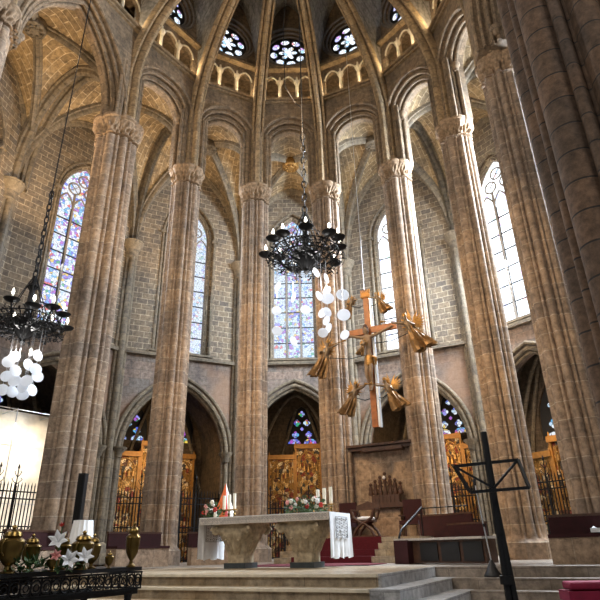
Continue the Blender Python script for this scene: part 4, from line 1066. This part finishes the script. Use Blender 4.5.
def disc(p, r, kind, tilt, top, label, group):
    hc, hR = (cp1, 1.02) if 'central' in group else (cp2, .95)
    vx, vy = p[0]-hc.x, p[1]-hc.y; rr = hypot(vx, vy); nr = min(8, max(1, round(rr/(.12*hR))))*.12*hR; p = (hc.x+vx/rr*nr, hc.y+vy/rr*nr, p[2])
    o = empty('glass_disc', p); tag(o, label, 'glass disc', group)
    R_ = Matrix.Rotation(tilt, 3, 'Z') @ Matrix.Rotation(pi/2-.12, 3, 'X')
    m = MB(); m.lathe([(.01, -.008), (r, -.008), (r+.006, 0), (r, .008), (.01, .008)] if kind == 0 else [(.01, -.006), (r*.3, -.006), (r*.32, -.016), (r*.4, -.016), (r*.42, -.006), (r*.8, -.006), (r*.82, -.016), (r, -.014), (r, .01), (.01, .008)], (0, 0, 0), 22)
    m.v = [R_ @ v for v in m.v]; m.build('pane', 'disc', o, True)
    MB().tube([(0, 0, r), (0, 0, top-p[2])], .003, 4).build('hanging_wire', 'steel', o)
rg = random.Random(11)
for i, p in enumerate(DC): disc(p, .12 if i not in (3, 4, 8) else .155, 1 if i in (4, 8, 11, 9, 7, 13, 14) else 0, rg.uniform(-.5, .5) if i in (3, 4, 8, 9, 13, 14, 18) else rg.choice([-1, 1])*rg.uniform(.6, 1.15), cp1.z-.2, 'white glass disc hanging on a wire under the central chandelier', 'glass discs under the central chandelier')
for i, p in enumerate(DL): disc(p, .135, i % 3 == 0, rg.uniform(-.7, .7)+.5, cp2.z-.2, 'white glass disc hanging on a wire under the left chandelier', 'glass discs under the left chandelier')

# ---- foreground: iron table with brass urns, flowers
TP = Vector((-2.718, 5.4, 0)); TQ = Vector((-1.887, 7.0, 0)); td = (TQ-TP).normalized(); TL = 3.8; TZ = h(-.15)
def rm(x, y): k_ = (5.4+(y-5.7)*1.6/2.6)/y; return x*k_, y*k_, k_
trz = atan2(td.y, td.x)
TO = TQ-td*TL                                     # local x along the long side towards the far end, local y to the left
tb = thing('iron_console', 'long black iron table with openwork frieze in the left foreground', 'table', (TO.x, TO.y, 0), trz)
MB().box((TL/2, .42, TZ-.02), (TL, .84, .04)).build('table_top', 'black', tb)
f = MB()
for z in (TZ-.055, TZ-.215): f.box((TL/2, 0, z), (TL, .03, .018))
n = 34
for k in range(n):
    x = TL*(k+.5)/n; c = TZ-.135
    f.tube([(x+.062*cos(q*pi/5), 0, c+.062*sin(q*pi/5)) for q in range(10)], .009, 5, True)
    f.tube([(x+.03*cos(q*pi/4), -.004, c+.03*sin(q*pi/4)) for q in range(8)], .007, 5, True)
    f.bar((x+TL/n/2, 0, TZ-.215), (x+TL/n/2, 0, TZ-.055), .012)
f.build('openwork_frieze', 'iron', tb, True)
f = MB()
for k in range(9):
    y = .84*(k+.5)/9; f.tube([(TL, y+.038*cos(q*pi/4), TZ-.135+.06*sin(q*pi/4)) for q in range(8)], .008, 5, True)
for z in (TZ-.055, TZ-.215): f.box((TL, .42, z), (.03, .84, .018))
f.build('end_frieze', 'iron', tb, True)
b = MB(); b.box((TL/2, .06, TZ-.25), (TL, .05, .05)); b.box((TL/2, .78, TZ-.25), (TL, .05, .05)); b.box((TL/2, .42, .45), (TL-.2, .6, .04)); b.build('rail', 'black', tb)
for x in (.1, TL*.35, TL*.68, TL-.1):
    for y in (.08, .76): MB().lathe([(.05, 0), (.05, .04), (.025, .1), (.03, .6), (.045, .8), (.03, 1.0), (.05, TZ-.25)], (x, y, 0), 10).build('leg', 'black', tb, True)
def T_(pix): return pix
def urn(x, y, H_, label, wd=.34, lid=True, hand=True, grp=None):
    x, y, k_ = rm(x, y); H_ *= k_
    u = thing('brass_urn', label, 'urn', (x, y, TZ), trz+.4, grp); r = H_*wd
    MB().lathe([(r*.62, 0), (r*.66, .03*H_), (r*.3, .08*H_), (r*.24, .14*H_), (r*.5, .2*H_), (r*.86, .32*H_), (r*.98, .5*H_), (r*1.0, .62*H_), (r*1.06, .64*H_), (r*.98, .67*H_), (r*.7, .72*H_), (r*.5, .74*H_)], (0, 0, 0), 24).build('body', 'brass', u, True)
    if lid: MB().lathe([(r*.66, .735*H_), (r*.74, .76*H_), (r*.7, .79*H_), (r*.62, .84*H_), (r*.3, .88*H_), (r*.12, .9*H_), (r*.2, .94*H_), (r*.16, .97*H_), (.002, H_)], (0, 0, 0), 20).build('lid', 'brass', u, True)
    if hand:
        for s_ in (-1, 1): MB().tube([(s_*r*.9, 0, .36*H_), (s_*r*1.3, 0, .42*H_), (s_*r*1.4, 0, .56*H_), (s_*r*1.2, 0, .68*H_), (s_*r*.8, 0, .7*H_)], r*.07, 8).build('handle', 'brass', u, True)
    return u
urn(-2.90, 5.9, .44, 'largest brass urn, nearest the left edge, on the black iron table', .27)
urn(-3.12, 5.75, .30, 'brass urn cut by the left edge, behind the largest urn', .24)
urn(-2.97, 6.5, .38, 'brass two-handled urn just right of the largest urn', .25)
urn(-2.63, 6.3, .17, 'small lidless brass cup among the lilies', .38, False, False)
urn(-2.95, 7.3, .40, 'brass urn standing at the back behind the lilies', .24)
urn(-2.60, 7.0, .42, 'big round-bodied brass urn right of the white lilies', .30)
urn(-2.64, 7.45, .40, 'brass urn with handles close behind the big round-bodied urn', .24)
urn(-2.47, 7.6, .20, 'small slender brass urn standing alone between larger ones', .27, True, False)
urn(-2.33, 8.08, .56, 'tall narrow brass urn at the far right end of the iron table', .165)
def lily(x, y, z, r, dirv, label, m='white_petal'):
    z -= h(-.19); x, y, k_ = rm(x, y); r *= k_*.8; z = z*k_+TZ
    l = thing('lily', label, 'flower', (x, y, TZ)); c = Vector((0, 0, z-TZ)); d = Vector(dirv).normalized(); s1 = d.cross(Vector((.2, .1, 1))).normalized(); s2 = d.cross(s1)
    for k in range(6):
        a = k*pi/3; o = s1*cos(a)+s2*sin(a); tng = -s1*sin(a)+s2*cos(a); p = MB(); vs = []
        for q, w_, rr in ((0, .1, .05), (.6, .26, .2), (1.1, .3, .5), (1.35, .03, 1.05)):
            b0 = c+d*r*q*.85+o*r*rr; vs += [b0-tng*r*w_, b0+d*.004-o*.01, b0+tng*r*w_]
        p.add(vs, [(3*i+j, 3*i+j+1, 3*i+4+j, 3*i+3+j) for i in range(3) for j in range(2)]); p.build('petal', m, l, True)
    MB().tube([(0, 0, 0), c*.6+Vector((.01, 0, 0)), c], .006, 5).build('stem', 'leaf', l, True)
    return l
lily(-2.66, 6.45, 1.62, .13, (.2, -.9, .5), 'upright white lily opening in front of the small cup')
lily(-2.50, 6.35, 1.45, .12, (.5, -.8, .3), 'low white lily facing the viewer beside the pink bloom')
lily(-2.47, 6.75, 1.46, .12, (.3, -.8, .5), 'white lily against the foot of the big round-bodied urn')
lily(-2.56, 6.2, 1.49, .075, (.2, -.9, .4), 'pale pink bloom between the white lilies', 'pink')
lily(-2.92, 7.1, 1.83, .045, (.1, -.8, .6), 'small red flower high behind the lilies', 'red')
gr = MB(); rg = random.Random(9)
for k in range(260):
    s_ = rg.uniform(5.9, 7.0); xx, yy, k_ = rm(-2.72+(s_-6.4)*.24+rg.uniform(-.12, .1), s_); c = Vector((xx, yy, TZ+rg.uniform(.01, .1))); d = Vector((rg.uniform(-1, 1), rg.uniform(-1, 1), rg.uniform(-.3, .8))).normalized()*.1; w_ = d.cross(Vector((0, 0, 1))).normalized()*.02
    gr.add([c, c+d*.5+w_, c+d, c+d*.5-w_], [(0, 1, 2, 3)])
o = gr.build('greenery', 'leaf'); tag(o, 'green leaves lying around the lilies on the iron table', 'greenery'); o['kind'] = 'stuff'
# draped stand and loudspeaker behind the urns
ds = thing('draped_stand', 'small stand under a pleated white cloth at the foot of the big left pillar', 'table', (-4.85, 12.9, FL))
vs = []; n = 60
for z, r in ((0.02, .27), (.4, .25), (.86, .2)):
    for j in range(n): a = 2*pi*j/n; q = r*(1+.05*sin(15*a)*(1-z*.5)); vs.append((q*cos(a), q*sin(a), z+.2))
MB().add(vs, [(i*n+j, i*n+(j+1) % n, (i+1)*n+(j+1) % n, (i+1)*n+j) for i in range(2) for j in range(n)]+[tuple(2*n+j for j in range(n))]).build('pleated_cloth', 'cloth', ds, True)
MB().lathe([(.18, 0), (.18, .06), (.04, .1), (.04, 1.0), (.19, 1.02), (.19, 1.05)], (0, 0, 0), 16).build('stand', 'wood', ds)
sp = thing('column_speaker', 'tall narrow black column speaker right of the big left pillar', 'speaker', (-5.88, 15.2, FL), rad(-10))
MB().box((0, 0, 1.72), (.2, .16, 1.25)).build('cabinet', 'black', sp); MB().box((0, -.085, 1.72), (.15, .02, 1.15)).build('grille', 'iron', sp)
MB().lathe([(.2, 0), (.2, .03), (.025, .05), (.025, 1.15)], (0, 0, 0), 14).build('pole', 'black', sp)
# ---- right foreground
st = thing('metal_lectern', 'black metal stand with open braced frame in the right foreground', 'stand', (1.04, 3.2, 0), rad(-4))
p = MB(); p.tube([(.06, 0, .02), (.032, 0, 1.2), (.0, 0, 1.85)], .017, 8); p.tube([(-.03, .01, .02), (-.005, 0, 1.2), (0, 0, 1.85)], .017, 8); p.build('post', 'black', st, True)
MB().tube([(0, 0, 1.6), (0, 0, 2.14)], [.024, .017], 8).build('upper_post', 'black', st, True)
MB().tube([(0, 0, 1.36), (0, 0, 1.4)], .035, 10).build('collar', 'black', st, True)
f = MB(); c4 = [(-.19, 0, 1.955), (.165, 0, 1.98), (.18, -.06, 1.825), (-.135, -.06, 1.81)]
for a_, b_ in zip(c4, c4[1:]+c4[:1]): f.bar(a_, b_, .016)
f.build('frame', 'black', st)
br = MB(); br.bar(c4[0], (0, -.03, 1.83), .012); br.bar(c4[1], (0, -.03, 1.83), .012); br.build('brace', 'black', st)
for k in range(3):
    a = k*2*pi/3+.5; MB().tube([(0, 0, .3), (.3*cos(a), .3*sin(a), .02)], .018, 6).build('leg', 'black', st)
mi = thing('microphone_stand', 'slim pale microphone pole on a dark cone base on the right-hand steps', 'microphone stand', (3.73, 12.25, FL-RZ*1+.005))
MB().lathe([(.18, 0), (.18, .03), (.13, .1), (.05, .26), (.025, .3)], (0, 0, 0), 18).build('base', 'black', mi, True)
MB().tube([(0, 0, .3), (-.05, 0, 1.0), (-.1, 0, 1.75)], .014, 8).build('pole', 'steel', mi, True)
MB().lathe([(.02, 0), (.024, .05), (.024, .16), (.01, .18)], (-.1, 0, 1.73), 10).build('microphone', 'black', mi, True)
MB().lathe([(.025, 0), (.025, .06)], (-.045, 0, .92), 10).build('clutch', 'black', mi, True)
def kneeler(p, label):
    k = thing('prie_dieu', label, 'kneeler', p, rad(-4))
    MB().lathe([(.05, -.3), (.07, -.28), (.075, .28), (.05, .3)], (0, 0, 0), 12)
    c = MB(); c.box((0, 0, 1.02), (.78, .34, .1)); o = c.build('arm_cushion', 'magenta', k); bv = o.modifiers.new('b', 'BEVEL'); bv.width = .035; bv.segments = 3
    c = MB(); c.box((0, .02, .9), (.86, .4, .12)); c.build('velvet_band', 'magenta', k)
    c = MB(); c.box((0, .15, .45), (.8, .04, .82)); c.build('front_panel', 'wood', k)
    for x in (-.38, .38): MB().box((x, 0, .45), (.05, .34, .88)).build('side_panel', 'wood', k)
    MB().box((0, -.35, .2), (.8, .4, .12)).build('knee_pad', 'magenta', k)
    return k
kneeler((3.92, 8.4, 0), 'magenta velvet topped kneeler at the lower right corner of the view')
wc = MB(); vs = []; n = 14
for i in range(n+1):
    for j in range(7): vs.append((-.45+.9*i/n, -.2+.4*j/6, .06+.05*sin(i*.9)*sin(j*1.1)+.03*sin(i*2.1)))
wc.add(vs, [(i*7+j, i*7+j+1, (i+1)*7+j+1, (i+1)*7+j) for i in range(n) for j in range(6)]); wc.box((0, 0, .04), (.9, .4, .08))
tag(wc.build('folded_cloth', 'cloth', None, True, (6.25, 12.0, FL+.58), rad(-30)), 'folded white cloth lying on the far right crimson bench', 'cloth')
